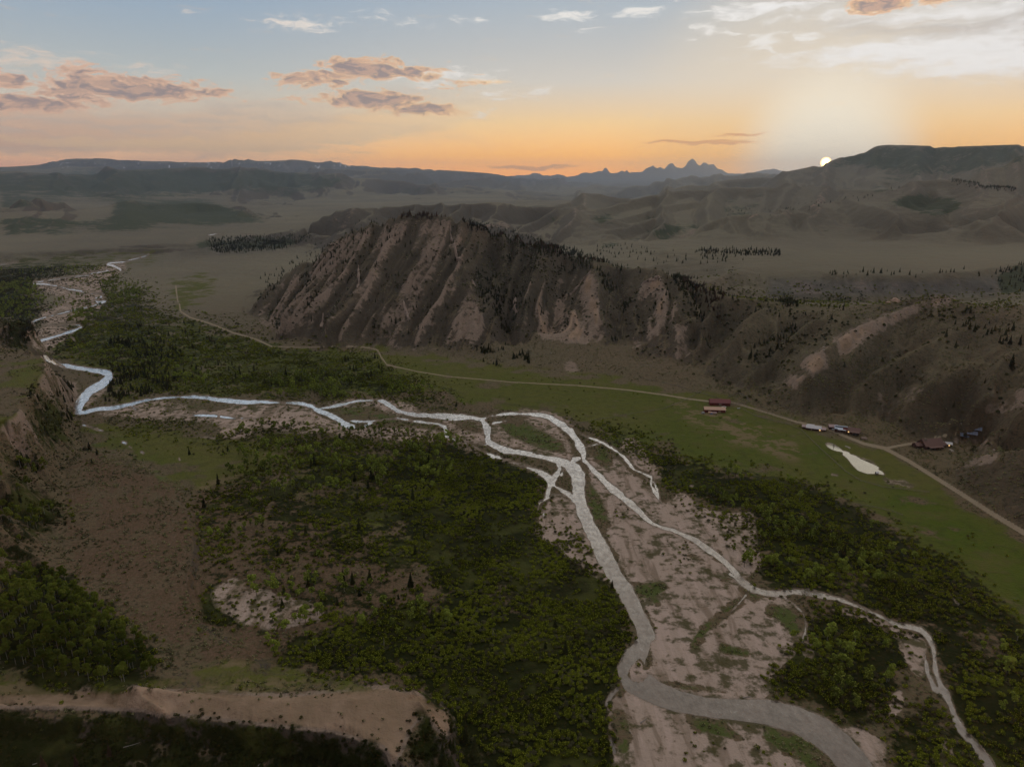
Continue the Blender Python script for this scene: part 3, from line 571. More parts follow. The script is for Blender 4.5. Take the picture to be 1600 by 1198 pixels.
# greenery breaking up the bars
for P in ([(1095, 975), (1120, 960), (1150, 930), (1165, 940), (1140, 962), (1105, 990), (1090, 1020), (1075, 1018), (1078, 1000)], [(990, 910), (1040, 905), (1050, 920), (1030, 930), (1040, 955), (1020, 945), (1000, 930)], [(1110, 885), (1150, 905), (1140, 915), (1115, 900)], [(1060, 850), (1110, 880), (1085, 880)],
          [(960, 765), (1010, 800), (1040, 822), (1000, 808), (970, 785)], [(915, 745), (935, 765), (950, 800), (960, 830), (940, 820), (925, 790), (918, 765)], [(1075, 835), (1110, 850), (1160, 905), (1120, 870)], [(920, 705), (950, 700), (962, 730), (945, 735), (925, 715)],
          [(962, 1100), (985, 1130), (985, 1180), (965, 1180), (955, 1120)], [(1060, 1115), (1130, 1128), (1180, 1160), (1140, 1155), (1090, 1145)], [(1180, 1140), (1260, 1150), (1300, 1190), (1300, 1240), (1250, 1190), (1200, 1165)], [(1200, 940), (1240, 950), (1258, 985), (1240, 1000), (1215, 970), (1190, 960)], [(1120, 1000), (1180, 1015), (1170, 1030), (1120, 1020)], [(1035, 1062), (1080, 1068), (1140, 1075), (1140, 1083), (1070, 1080), (1040, 1072)],
          [(500, 642), (560, 633), (640, 650), (600, 654), (550, 656)], [(640, 657), (680, 662), (690, 674), (640, 666), (600, 662)], [(700, 660), (748, 662), (755, 680), (720, 672)], [(780, 655), (830, 660), (880, 690), (892, 712), (850, 705), (800, 685), (775, 668)], [(250, 630), (330, 628), (420, 636), (380, 640), (300, 640)], [(1150, 910), (1200, 932), (1180, 940), (1160, 930)], [(240, 640), (300, 641), (340, 645), (260, 646)], [(700, 645), (860, 640), (760, 636)]):
    area(grav, P, 0.12, 'set'); area(lush, P, 0.8)
# meadow
area(mead, [(460, 548), (560, 545), (620, 552), (700, 565), (800, 580), (900, 590), (1000, 600), (1100, 620), (1180, 636), (1250, 662), (1300, 682), (1380, 700), (1440, 740), (1500, 790), (1600, 850), (1700, 900), (1700, 1060), (1600, 985), (1520, 905), (1430, 850), (1340, 792), (1240, 750), (1120, 735), (1060, 722), (1000, 690), (930, 668), (860, 645), (780, 635), (740, 640), (700, 612), (640, 585), (560, 565)])
area(mead, [(125, 660), (200, 668), (330, 680), (500, 700), (480, 740), (380, 745), (300, 760), (262, 742), (200, 703), (150, 690)], 0.75)
area(mead, [(190, 588), (85, 560), (60, 535), (150, 500), (300, 505), (430, 545), (560, 555), (700, 615), (640, 622), (300, 614), (170, 634)], 0.8); area(lush, [(190, 588), (150, 520), (300, 520), (430, 545), (560, 560), (640, 615), (300, 612)], 0.5); area(mead, [(265, 440), (330, 430), (335, 450), (310, 470), (280, 490), (272, 470)], 0.65); area(mead, [(0, 410), (250, 395), (262, 402), (120, 425), (0, 436)], 0.55); area(mead, [(330, 535), (400, 530), (420, 545), (360, 548)], 0.8); area(mead, [(300, 520), (330, 560), (300, 555), (290, 535)], 0.6)
area(lush, [(1380, 750), (1480, 790), (1600, 850), (1700, 900), (1700, 1010), (1600, 940), (1520, 880), (1430, 820), (1380, 790), (1330, 760)], 1.0); area(lush, [(1250, 690), (1290, 690), (1330, 735), (1380, 760), (1340, 775), (1290, 750), (1240, 720)], 0.8)
area(lush, [(125, 665), (160, 676), (240, 710), (300, 740), (262, 745), (200, 706), (150, 690)], 1.0); area(lush, [(905, 690), (1050, 655), (1200, 655), (1240, 700), (1210, 740), (1100, 725), (1000, 700)], 0.5)
# brush (willow thickets)
for P, w in (([(640, 700), (640, 682), (700, 692), (760, 708), (845, 742), (852, 760), (842, 790), (838, 800), (828, 830), (870, 862), (945, 910), (972, 950), (995, 990), (964, 1040), (962, 1075), (948, 1092), (950, 1130), (960, 1200), (960, 1300), (720, 1300), (715, 1130), (690, 1090), (640, 1062), (520, 1050), (420, 1028), (520, 985), (640, 960), (700, 940), (670, 880), (620, 800), (600, 740)], 1.0), ([(430, 740), (560, 700), (650, 690), (640, 800), (690, 890), (560, 870), (470, 820)], 0.5),
             ([(160, 655), (330, 668), (430, 672), (560, 684), (700, 690), (640, 700), (430, 740), (470, 820), (380, 800), (330, 770), (480, 705), (330, 690), (200, 675)], 0.55),
             ([(1000, 690), (1060, 720), (1120, 737), (1240, 752), (1340, 793), (1430, 852), (1520, 908), (1600, 988), (1700, 1070), (1700, 1300), (1590, 1300), (1560, 1215), (1500, 1130), (1475, 1060), (1462, 1000), (1440, 975), (1370, 952), (1300, 928), (1210, 918), (1180, 900), (1200, 870), (1185, 800), (1120, 795), (1070, 770), (1030, 742), (1010, 715)], 0.95),
             ([(1272, 950), (1320, 955), (1380, 980), (1405, 1005), (1418, 1040), (1400, 1060), (1380, 1110), (1340, 1130), (1250, 1095), (1200, 1065), (1240, 1025), (1268, 1000)], 1.0), ([(1395, 1120), (1440, 1085), (1480, 1120), (1530, 1200), (1550, 1300), (1440, 1300), (1400, 1200)], 0.8), ([(1405, 1000), (1440, 990), (1440, 1060), (1410, 1070)], 0.4),
             ([(190, 588), (150, 572), (85, 560), (60, 535), (120, 515), (150, 490), (180, 470), (235, 452), (225, 470), (270, 500), (300, 505), (380, 520), (430, 545), (560, 555), (640, 590), (720, 620), (720, 645), (640, 622), (600, 620), (540, 622), (440, 624), (300, 614), (240, 618), (170, 634), (132, 640), (160, 612), (178, 600)], 0.48),
             ([(-160, 420), (60, 415), (140, 420), (100, 434), (30, 446), (60, 470), (80, 500), (40, 500), (-160, 490)], 0.8), ([(120, 490), (160, 480), (230, 455), (210, 470), (160, 500), (110, 515)], 0.9), ([(150, 425), (185, 428), (180, 450), (160, 455), (155, 435)], 0.6),
             ([(1090, 436), (1200, 460), (1400, 470), (1600, 470), (1600, 477), (1400, 478), (1200, 470)], 0.7), ([(190, 405), (150, 400), (60, 412), (130, 418)], .5),
             ([(870, 648), (905, 660), (960, 672), (1010, 692), (1000, 715), (960, 690), (915, 672)], 0.7), ([(905, 835), (940, 870), (950, 900), (860, 855), (830, 832)], 0.5),
             ([(300, 780), (380, 770), (560, 860), (640, 890), (640, 960), (540, 985), (440, 1010), (330, 950), (310, 880)], 0.35)):
    area(brush, P, w)
for P, w in (([(-160, 1116), (0, 1113), (200, 1118), (300, 1126), (400, 1138), (520, 1150), (600, 1174), (622, 1300), (-160, 1300)], 0.8), ([(650, 1105), (690, 1150), (705, 1200), (700, 1300), (645, 1300), (640, 1160)], 0.7), ([(45, 612), (80, 622), (112, 655), (100, 662), (60, 640)], .8), ([(60, 650), (100, 665), (105, 690), (70, 690), (40, 665)], .8),
             ([(0, 690), (50, 700), (70, 720), (40, 730), (0, 712)], .5), ([(20, 715), (80, 720), (82, 745), (40, 750), (10, 735)], .8), ([(0, 745), (50, 770), (60, 790), (0, 775)], .8), ([(0, 785), (100, 790), (104, 805), (60, 830), (0, 810)], .9), ([(0, 835), (60, 850), (40, 880), (0, 870)], .6),
             ([(0, 900), (60, 895), (100, 905), (170, 950), (210, 1000), (250, 1045), (250, 1060), (180, 1070), (60, 1066), (50, 1045), (0, 1040)], 1.0), ([(198, 995), (250, 1005), (252, 1018), (200, 1012)], 1.0), ([(318, 940), (345, 940), (382, 960), (375, 975), (330, 972)], .9), ([(30, 540), (60, 515), (45, 500), (20, 505), (0, 520), (0, 538)], .9)):
    area(brush, P, w)
for P in ([(1130, 800), (1176, 802), (1182, 845), (1150, 850), (1120, 830)], [(640, 905), (720, 925), (700, 960), (620, 950)], [(760, 905), (800, 925), (850, 935), (820, 950), (760, 930)], [(480, 870), (560, 880), (600, 915), (530, 920)], [(1300, 900), (1350, 890), (1370, 930), (1320, 930)], [(1480, 960), (1560, 990), (1600, 1060), (1540, 1050)]):
    area(brush, P, 0.25, 'set')
# dry brown ground on the flood plain
area(dirt, [(300, 770), (380, 745), (480, 770), (560, 850), (660, 900), (700, 950), (640, 1000), (540, 1000), (440, 1030), (380, 1020), (330, 975), (300, 920), (308, 860)], 0.85)
area(mead, [(-160, 1015), (100, 1060), (250, 1058), (330, 1035), (420, 1040), (620, 1066), (560, 1074), (300, 1076), (0, 1078), (-160, 1080)], .42); area(mead, [(-160, 541), (0, 541), (38, 547), (64, 556), (68, 574), (55, 598), (50, 622), (24, 646), (0, 664), (-160, 760)], .36); area(dirt, [(-160, 1050), (100, 1062), (330, 1060), (600, 1066), (600, 1078), (-160, 1082)], .45); area(dirt, [(130, 700), (255, 745), (300, 800), (306, 860), (300, 960), (400, 1040), (300, 1030), (190, 950), (110, 880), (100, 760)], 0.6); area(dirt, [(430, 730), (620, 740), (640, 830), (560, 870), (470, 820)], .5); area(mead, [(330, 690), (640, 690), (660, 860), (560, 860), (430, 760)], .55); area(dirt, [(400, 700), (480, 700), (560, 712), (540, 730), (430, 735)], 0.6); area(dirt, [(180, 720), (250, 750), (295, 800), (300, 860), (230, 880), (180, 800), (165, 750)], 0.7); area(dirt, [(180, 940), (280, 900), (330, 980), (400, 1035), (330, 1030), (230, 990)], 0.5)
area(dirt, [(1040, 622), (1060, 625), (1100, 655), (1090, 662)], 0.7); area(dirt, [(1100, 648), (1135, 652), (1190, 675), (1245, 700), (1265, 712), (1230, 710), (1180, 690), (1130, 680), (1110, 665)], 0.8); area(dirt, [(990, 692), (1040, 705), (1080, 722), (1060, 728), (1010, 705)], 0.7)
area(dirt, [(1130, 635), (1250, 665), (1240, 668), (1140, 645)], 0.2); area(dirt, [(1215, 690), (1270, 712), (1240, 712)], 0.6); area(dirt, [(1000, 605), (1060, 612), (1075, 618), (1020, 612)], 0.6); area(dirt, [(780, 560), (850, 575), (1010, 605), (980, 606), (860, 588)], 0.35)
area(grav, [(330, 925), (360, 900), (420, 920), (460, 935), (520, 955), (500, 975), (430, 985), (380, 975), (340, 950)], 0.75)
# bright soil: crests and scree of the hills
for P, w in (([(-160, 1080), (0, 1075), (120, 1072), (300, 1075), (450, 1082), (560, 1072), (600, 1068), (660, 1080), (690, 1100), (715, 1115), (705, 1150), (690, 1150), (660, 1120), (640, 1150), (620, 1198), (600, 1300), (640, 1300), (600, 1170), (520, 1146), (400, 1134), (300, 1122), (200, 1112), (0, 1108), (-160, 1115)], 1.0), ([(0, 1045), (60, 1050), (60, 1070), (0, 1072)], 0.6),
             ([(395, 500), (440, 440), (530, 372), (600, 344), (700, 340), (724, 350), (726, 400), (745, 460), (766, 520), (740, 540), (620, 548), (500, 530), (430, 525), (390, 490)], 0.55),
             ([(848, 440), (930, 420), (940, 470), (952, 535), (900, 540), (840, 530), (815, 500)], 0.7), ([(815, 440), (845, 425), (850, 470), (820, 490)], 0.5), ([(1000, 440), (1040, 430), (1064, 480), (1050, 510), (1010, 540), (980, 550), (1000, 490)], 0.65), ([(1055, 510), (1098, 500), (1098, 540), (1065, 566), (1045, 560)], 0.6),
             ([(1480, 459), (1430, 475), (1360, 497), (1300, 528), (1230, 575), (1190, 605), (1240, 608), (1300, 570), (1340, 545), (1400, 505), (1470, 478), (1500, 480)], 0.75), ([(1450, 598), (1435, 640), (1400, 660), (1380, 655), (1350, 640), (1300, 650), (1340, 620), (1400, 600)], 0.45), ([(1600, 605), (1540, 630), (1500, 660), (1540, 650), (1640, 625)], 0.5),
             ([(90, 590), (122, 600), (125, 640), (108, 645)], 0.9), ([(45, 508), (62, 512), (64, 535), (40, 535), (30, 525)], 0.9), ([(1230, 440), (1290, 440), (1285, 462), (1240, 460)], 0.9), ([(1310, 436), (1420, 440), (1400, 460), (1350, 462)], 0.55), ([(640, 575), (720, 580), (790, 562), (760, 560), (700, 560)], 0.3),
             ([(876, 565), (900, 562), (910, 580), (895, 590), (882, 580)], 0.8), ([(1455, 735), (1540, 706), (1600, 700), (1700, 695), (1700, 730), (1560, 725), (1500, 740)], 0.4), ([(500, 536), (640, 545), (700, 552), (690, 560), (560, 548), (500, 545)], 0.4),
             ([(1050, 372), (1098, 350), (1090, 368), (1060, 378)], 0.7), ([(275, 383), (300, 370), (330, 374), (300, 382)], 0.7), ([(1510, 670), (1560, 690), (1540, 705), (1490, 700), (1480, 690)], 0.5)):
    area(tan, P, w)
def rim(m, pts, w, val): stroke(m, [(u, v, w) for u, v in pts], val, 2.5)
for pts in ([(1470, 459), (1400, 485), (1340, 510), (1285, 545)], [(1480, 460), (1520, 474), (1560, 480)], [(60, 550), (74, 575), (58, 600), (56, 622), (28, 648), (0, 670)], [(60, 601), (90, 620)], [(28, 648), (70, 690)], [(0, 672), (50, 720)], [(0, 740), (50, 772)], [(0, 700), (30, 725)],
            [(1240, 328), (1300, 313), (1340, 303), (1400, 290)], [(1112, 342), (1150, 336), (1200, 331)], [(1165, 416), (1300, 427), (1500, 427)], [(1108, 442), (1165, 416)], [(1035, 392), (1080, 386)], [(0, 1086), (300, 1084), (560, 1084), (640, 1080)], [(0, 1080), (130, 1078), (330, 1078), (450, 1088)]):
    rim(tan, pts, 4, 0.85)
for a0, b0 in ((500, 590), (540, 640), (580, 690), (620, 740), (660, 780), (700, 815), (740, 850), (790, 880)):
    rim(tan, [(b0 + 60, 322), (b0 + 20, 332), (b0 - 30, 350), (a0 - 10, 368)], 2, 0.45)
# farther woods, rocks, snow
for P, w in (([(180, 318), (310, 312), (340, 318), (430, 345), (330, 352), (200, 350), (170, 340)], 0.9), ([(0, 340), (180, 340), (250, 362), (120, 366), (0, 372)], 0.6), ([(0, 300), (60, 322), (0, 330)], 0.7), ([(-160, 268), (50, 270), (250, 262), (420, 264), (560, 278), (500, 300), (300, 300), (160, 300), (0, 300)], 0.75), ([(0, 300), (300, 300), (200, 315), (0, 318)], .55),
             ([(600, 281), (800, 303), (700, 305), (560, 290)], 0.3), ([(1385, 318), (1440, 300), (1495, 312), (1508, 322), (1480, 338), (1440, 332), (1400, 322)], 0.8), ([(1330, 300), (1400, 292), (1380, 304)], 0.6), ([(1280, 262), (1345, 230), (1600, 226), (1600, 250), (1480, 275), (1400, 270), (1340, 260)], 0.75), ([(1340, 284), (1440, 272), (1400, 290)], 0.5), ([(1150, 281), (1240, 268), (1200, 280)], 0.6),
             ([(910, 342), (945, 335), (960, 345), (930, 352)], 0.8), ([(1015, 365), (1050, 348), (1060, 360), (1040, 374)], 0.8), ([(310, 376), (400, 372), (470, 368), (460, 385), (380, 395), (300, 396)], 0.7), ([(1560, 420), (1640, 405), (1640, 455), (1560, 460)], 0.9), ([(1500, 275), (1600, 262), (1600, 275)], 0.5), ([(925, 380), (960, 376), (985, 384), (940, 392)], .7)):
    area(forest, P, w)
area(rockm, [(60, 250), (600, 255), (950, 290), (600, 282), (300, 262), (50, 272)], 0.6); area(rockm, [(1200, 436), (1450, 440), (1560, 432), (1560, 462), (1200, 462)], 0.4); area(rockm, [(780, 245), (1260, 245), (1260, 290), (780, 290)], 1.0)
area(rockm, [(960, 245), (1260, 245), (1220, 280), (960, 285)], 1)
srng = np.random.default_rng(5)
for _ in range(70):
    u = srng.uniform(60, 600); v0 = 254 + srng.uniform(-2, 8) + (u > 400) * 2; l = srng.uniform(2, 8)
    stroke(snow, [(u, v0, srng.uniform(1.2, 2.8)), (u + l * srng.choice([-.6, .9]), v0 + l * .7, .6)], srng.uniform(.5, 1), 1.6)
for u0_, u1_ in ((5, 50), (92, 120), (186, 250), (300, 350), (400, 440), (530, 560), (130, 160)): stroke(snow, [(u0_, 266 if u0_ < 50 else 254, 1.2), (u1_, 266 if u0_ < 50 else 255, 1)], 0.7, 1.5)
for _ in range(26):
    u = srng.uniform(880, 1180); v0 = srng.uniform(264, 276); stroke(snow, [(u, v0, 1.2), (u + 3, v0 + 4, .6)], .5, 1.5)
# tracks and roads
ROADS = [[(275, 447, 3), (276, 462, 3), (283, 487, 3), (297, 496, 3), (330, 506, 3), (365, 520, 3), (400, 530, 3.2), (424, 541, 3.2)], [(424, 541, 1.6), (470, 543, 1.6), (540, 541, 2), (575, 543, 3), (590, 547, 3), (597, 560, 3.2), (605, 570, 2.4), (650, 580, 2.2), (700, 588, 2), (800, 597, 2), (900, 602, 2.2), (980, 609, 2.6), (1040, 617, 3), (1075, 623, 3.2), (1110, 627, 3), (1136, 627, 3.4), (1160, 633, 3.6), (1200, 645, 4), (1245, 659, 4), (1290, 668, 4), (1320, 681, 4.5), (1350, 693, 5), (1382, 700, 6), (1420, 720, 6), (1460, 745, 6.5), (1500, 770, 7), (1550, 802, 8), (1600, 832, 9), (1700, 890, 11), (1760, 925, 12)],
         [(1384, 700, 4), (1410, 695, 4), (1440, 690, 4)], [(1460, 683, 2.5), (1480, 680, 2.5), (1500, 677, 2)], [(1482, 700, 2), (1473, 715, 2), (1470, 730, 2)], [(1136, 640, 2), (1150, 645, 2), (1170, 640, 1.5)], [(1075, 623, 2), (1085, 645, 2), (1100, 652, 2), (1060, 656, 1.5)],
         [(1330, 787, 1.6), (1380, 797, 1.6), (1410, 806, 1.6)], [(1065, 643, 1.5), (1010, 655, 1.5), (1000, 660, 1)]]
rsdf = np.full((MH, MW), 14, np.float32)
for k_, s in enumerate(ROADS):
    strip_sdf(rsdf, s); t_ = np.full((MH, MW), 14, np.float32); strip_sdf(t_, [(u, v, w * (.62 if v < 660 else .8)) for u, v, w in s]); np.maximum(road, (1 if k_ < 4 else .42) * np.clip(0.5 - t_ / 1.4, 0, 1), out=road)
for _ in range(1): pass
faint = blank()
for s in ([(520, 543, 8), (560, 541, 10)], [(1095, 640, 18), (1130, 650, 20)], [(1400, 700, 12), (1440, 715, 14), (1420, 725, 8)], [(1440, 712, 10), (1470, 708, 5)]): stroke(faint, s, .6, 6)
np.maximum(dirt, faint, out=dirt)
# terrace and old-channel lines
oldch = blank()
for s in ([(300, 860, 2), (290, 900, 2), (300, 950, 2), (330, 990, 2.5)], [(500, 675, 2), (760, 735, 1)], [(1130, 735, 3), (1250, 755, 3), (1340, 800, 3), (1400, 850, 3), (1480, 930, 3)], [(780, 630, 2), (850, 638, 2), (900, 660, 2)], [(960, 715, 3), (1040, 720, 4), (1060, 760, 4)]): stroke(oldch, s, .8, 3)
dk = blank()  # dark sagebrush on faces and hollows, with their shade painted in
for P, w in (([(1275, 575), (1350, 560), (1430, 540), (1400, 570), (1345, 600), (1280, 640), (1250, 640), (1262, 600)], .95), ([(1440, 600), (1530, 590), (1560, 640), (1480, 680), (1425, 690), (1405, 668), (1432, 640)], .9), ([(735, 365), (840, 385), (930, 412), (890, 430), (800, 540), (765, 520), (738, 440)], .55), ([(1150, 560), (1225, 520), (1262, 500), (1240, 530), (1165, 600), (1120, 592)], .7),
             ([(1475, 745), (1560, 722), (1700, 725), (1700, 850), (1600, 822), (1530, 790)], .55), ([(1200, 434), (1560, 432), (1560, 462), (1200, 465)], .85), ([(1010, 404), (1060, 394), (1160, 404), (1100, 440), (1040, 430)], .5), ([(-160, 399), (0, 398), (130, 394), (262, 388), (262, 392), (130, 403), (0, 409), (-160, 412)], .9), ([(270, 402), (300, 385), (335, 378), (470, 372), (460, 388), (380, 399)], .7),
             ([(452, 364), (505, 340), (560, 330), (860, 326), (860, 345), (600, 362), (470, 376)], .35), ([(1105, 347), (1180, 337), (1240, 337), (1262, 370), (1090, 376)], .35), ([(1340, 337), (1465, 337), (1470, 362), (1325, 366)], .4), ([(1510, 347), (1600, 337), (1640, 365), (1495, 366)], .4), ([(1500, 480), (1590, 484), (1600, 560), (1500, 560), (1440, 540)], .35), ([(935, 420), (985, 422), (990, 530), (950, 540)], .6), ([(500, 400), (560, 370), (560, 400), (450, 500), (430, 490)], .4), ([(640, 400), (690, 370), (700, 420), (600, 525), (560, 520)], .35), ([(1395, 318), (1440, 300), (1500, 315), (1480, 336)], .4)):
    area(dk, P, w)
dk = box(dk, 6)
for m, n in ((grav, 5), (mead, 9), (brush, 15), (tan, 6), (dirt, 12), (forest, 6), (rockm, 4), (lush, 10)):
    m[:] = box(m, n)
def sample(m, u, v):
    x = np.clip(u - U0 - 0.5, 0, MW - 1.001); y = np.clip(v - V0 - 0.5, 0, MH - 1.001)
    xi = x.astype(int); yi = y.astype(int); fx = x - xi; fy = y - yi
    return m[yi, xi] * (1 - fx) * (1 - fy) + m[yi, xi + 1] * fx * (1 - fy) + m[yi + 1, xi] * (1 - fx) * fy + m[yi + 1, xi + 1] * fx * fy
print("surveyed", round(time.time() - T0, 1))

# ---------------------------------------------------------------- finish the heights
Zs = Zt
PU, PV = to_px(GX, GY, Zs)
ws = sample(wsdf, PU, PV) + 0.5
BANK = (1.6 * fbm(GX, GY, 9, 3, 21) + 2.4 * fbm(GX, GY, 34, 3, 22)) * np.clip(700 / RG, .15, 1.1)
ws = np.minimum(ws + BANK, sample(psdf, PU, PV))
low = np.clip((30 - Zs) / 20, 0, 1)
bshr = sample(brush, PU, PV)
flat = np.clip(1 - slope(Zs) / 0.1, 0, 1)
micro = 0.35 * fbm(GX, GY, 28, 4, 31) + 0.10 * fbm(GX, GY, 5, 3, 32)
dry = np.clip(ws / 5, 0, 1)
Zf = Zs + micro * dry * np.clip(RG / 500, 0.5, 2.0) * (RG < 4000)
px_m = RG / 1109.0
Zf = Zf - 0.25 * low * np.clip(-ws / 1.0, 0, 1) + 0.5 * low * np.clip((ws - 0.2) / 2.0, 0, 1) * np.clip(bshr * 2 + .3, 0, 1)
# loose rubble on the steep faces
steep = np.clip((slope(Zs) - 0.25) / 0.3, 0, 1) * (RG < 2500)
Zf = Zf + steep * (2.6 * fbm(GX, GY, 18, 5, 41, .6))

Zf = Zf + (RG < 420) * np.clip(sample(box(tan, 6), PU, PV), 0, 1) * (GX < 20) * 2.4 * fbm(GX, GY, 24, 4, 44)
# small hill and scarp of the far plain were set by control lines
def height_at(X, Y):
    th = np.arctan2(X, Y); lr = np.log(np.hypot(X, Y))
    j = np.clip((th - TH0) / DT, 0, NC - 1.001); i = np.clip(np.interp(lr, LR, np.arange(NR)), 0, NR - 1.001)
    ii, jj = i.astype(int), j.astype(int); fi, fj = i - ii, j - jj
    return Zf[ii, jj] * (1 - fi) * (1 - fj) + Zf[ii + 1, jj] * fi * (1 - fj) + Zf[ii, jj + 1] * (1 - fi) * fj + Zf[ii + 1, jj + 1] * fi * fj
def hit(u, v):
    """ground point that the photograph shows at a pixel (first crossing along the line of sight)"""
    x = (u - CU) / F_PX; y = (CV - v) / F_PX
    f = math.cos(PITCH) + y * math.sin(PITCH); up = -math.sin(PITCH) + y * math.cos(PITCH)
    th = math.atan2(x, f); hyp = math.hypot(x, f)
    z = CAM_Z + up * RR / hyp; j = (th - TH0) / DT; jj = int(min(max(j, 0), NC - 2)); fj = min(max(j - jj, 0), 1)
    g = Zf[:, jj] * (1 - fj) + Zf[:, jj + 1] * fj
    below = np.nonzero(g >= z)[0]
    i = below[0] if len(below) else NR - 1
    if i == 0: r = RR[0]
    else:
        a, b_ = z[i - 1] - g[i - 1], z[i] - g[i]; t = a / (a - b_) if a != b_ else 0; r = RR[i - 1] + (RR[i] - RR[i - 1]) * t
    return np.array([r * math.sin(th), r * math.cos(th), g[i - 1] + (g[i] - g[i - 1]) * (t if i else 0)])

# ---------------------------------------------------------------- ground material
def new_mat(name):
    m = bpy.data.materials.new(name); m.use_nodes = True; nt = m.node_tree; nt.nodes.clear(); b = NB(nt)
    out = b.new('ShaderNodeOutputMaterial'); p = b.new('ShaderNodeBsdfPrincipled'); b.l.new(p.outputs[0], out.inputs[0])
    return m, b, p
def simple_mat(name, col, rough=0.8, metal=0.0, var=0.0, scale=1.0, bump=0.0, emit=None):
    m, b, p = new_mat(name); c = (*col, 1)
    if var:
        n = b.noise(b.new('ShaderNodeTexCoord').outputs['Object'], scale, 3)
        c = b.mix(n, tuple(k * (1 - var) for k in col), tuple(min(1, k * (1 + var)) for k in col))
    b.put(p.inputs['Base Color'], c); p.inputs['Roughness'].default_value = rough; p.inputs['Metallic'].default_value = metal
    p.inputs['Specular IOR Level'].default_value = 0.3
    if emit: p.inputs['Emission Color'].default_value = (*emit[0], 1); p.inputs['Emission Strength'].default_value = emit[1]
    return m
def ground_material():
    m, b, p = new_mat("ground_cover")
    geo = b.new('ShaderNodeNewGeometry'); pos = geo.outputs['Position']; nrm = geo.outputs['Normal']
    def att(n):
        a = b.new('ShaderNodeAttribute', attribute_name=n); s = b.new('ShaderNodeSeparateColor'); b.l.new(a.outputs['Color'], s.inputs[0])
        return s.outputs[0], s.outputs[1], s.outputs[2], a.outputs['Alpha']
    g, me_, br, tn = att("zone_a"); rd, dt, sn, fo = att("zone_b"); lu, rk, oc, wt = att("zone_c")
    dist = b.vmath('LENGTH', pos, out='v')
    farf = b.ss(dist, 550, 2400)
    x, y, z = b.sep(nrm)
    P2 = b.vmath('MULTIPLY', pos, (1, 1, 1))
    nA = b.noise(P2, 1 / 260, 4, 0.6); nB = b.noise(P2, 1 / 45, 4, 0.62); nC = b.noise(P2, 1 / 9, 4, 0.65); nD = b.noise(P2, 1 / 2.0, 3, 0.7); nE = b.noise(P2, 1 / 1100, 4, 0.6)
    def mask(v, n, k=0.9, w=0.10, t=0.5):
        k = k * 5.0                              # survey value roughened by a noise into a natural edge
        return b.ss(b.add(v, b.mul(b.sub(n, 0.5), k)), t - w, t + w)
    nBC = b.add(b.mul(nB, 0.5), b.mul(nC, 0.5))
    clump = b.ss(nD, 0.44, 0.56)
    # sagebrush steppe: grey-green tufts over brown soil
    soil = b.mix(nB, (0.215, 0.138, 0.085), (0.155, 0.102, 0.066))
    sage = b.mix(nB, (0.118, 0.110, 0.054), (0.156, 0.145, 0.074))
    dens = b.ss(b.add(b.mul(nA, 0.7), b.mul(nC, 0.5)), 0.42, 0.78)
    base = b.mix(b.add(b.mul(clump, 0.42), b.mul(dens, 0.42)), soil, sage)
    base = b.mix(b.mul(b.ss(nE, .45, .6), .25), base, (0.19, 0.155, 0.085))
    base = b.mix(b.mul(b.ss(b.noise(P2, 1 / 3.2, 3, 0.75), 0.53, 0.60), b.sub(0.8, b.mul(farf, .5))), base, (0.050, 0.042, 0.022))
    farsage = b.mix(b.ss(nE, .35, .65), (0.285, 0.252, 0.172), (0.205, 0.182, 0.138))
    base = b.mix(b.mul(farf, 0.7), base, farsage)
    # steep ground: darker stony brown with pale scree
    st = b.math('MAXIMUM', b.mul(b.ss(z, 0.94, 0.85), b.sub(1, farf)), b.mul(b.ss(z, 0.995, 0.955), b.mul(farf, 0.8)))  # far slopes darkened even when gentle, shade put into their colour
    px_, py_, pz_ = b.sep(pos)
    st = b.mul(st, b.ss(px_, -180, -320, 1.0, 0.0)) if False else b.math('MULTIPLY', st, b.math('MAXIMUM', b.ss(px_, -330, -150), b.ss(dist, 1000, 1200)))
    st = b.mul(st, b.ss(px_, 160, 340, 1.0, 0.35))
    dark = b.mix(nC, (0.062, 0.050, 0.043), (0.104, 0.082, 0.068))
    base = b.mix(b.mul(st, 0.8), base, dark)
    pale = b.mix(nC, (0.400, 0.296, 0.225), (0.285, 0.208, 0.155))
    scree = b.ss(b.add(tn, b.mul(b.sub(nBC, 0.5), 2.4)), 0.42, 0.66)
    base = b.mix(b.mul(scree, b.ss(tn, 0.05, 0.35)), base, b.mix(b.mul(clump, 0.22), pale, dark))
    base = b.mix(b.mul(scree, b.ss(tn, 0.80, 0.97)), base, b.mix(b.ss(nB, .4, .6), b.mix(nD, (0.50, 0.345, 0.242), (0.40, 0.270, 0.188)), b.mix(nC, (0.36, 0.240, 0.165), (0.28, 0.200, 0.120))))  # brightest soil, mainly the mesa, lifted further for warm light on it
    # dry dirt of the flood plain
    dm = mask(dt, nBC, 1.6, 0.22)
    base = b.mix(b.mul(dm, b.ss(dt, 0.03, 0.3)), base, b.mix(b.mul(clump, .6), b.mix(nC, (0.215, 0.132, 0.085), (0.155, 0.098, 0.062)), (0.085, 0.070, 0.030)))
    # meadow
    gm = b.mix(nB, (0.088, 0.112, 0.014), (0.130, 0.132, 0.026)); gm = b.mix(b.mul(b.ss(nA, 0.35, 0.65), 0.5), gm, (0.160, 0.140, 0.042))
    gm = b.mix(b.mul(lu, b.ss(nB, .30, .62, .85, .35)), gm, b.mix(nB, (0.062, 0.112, 0.005), (0.092, 0.130, 0.010)))
    gm = b.mix(b.mul(b.ss(nD, 0.55, 0.7), 0.25), gm, (0.062, 0.081, 0.024))
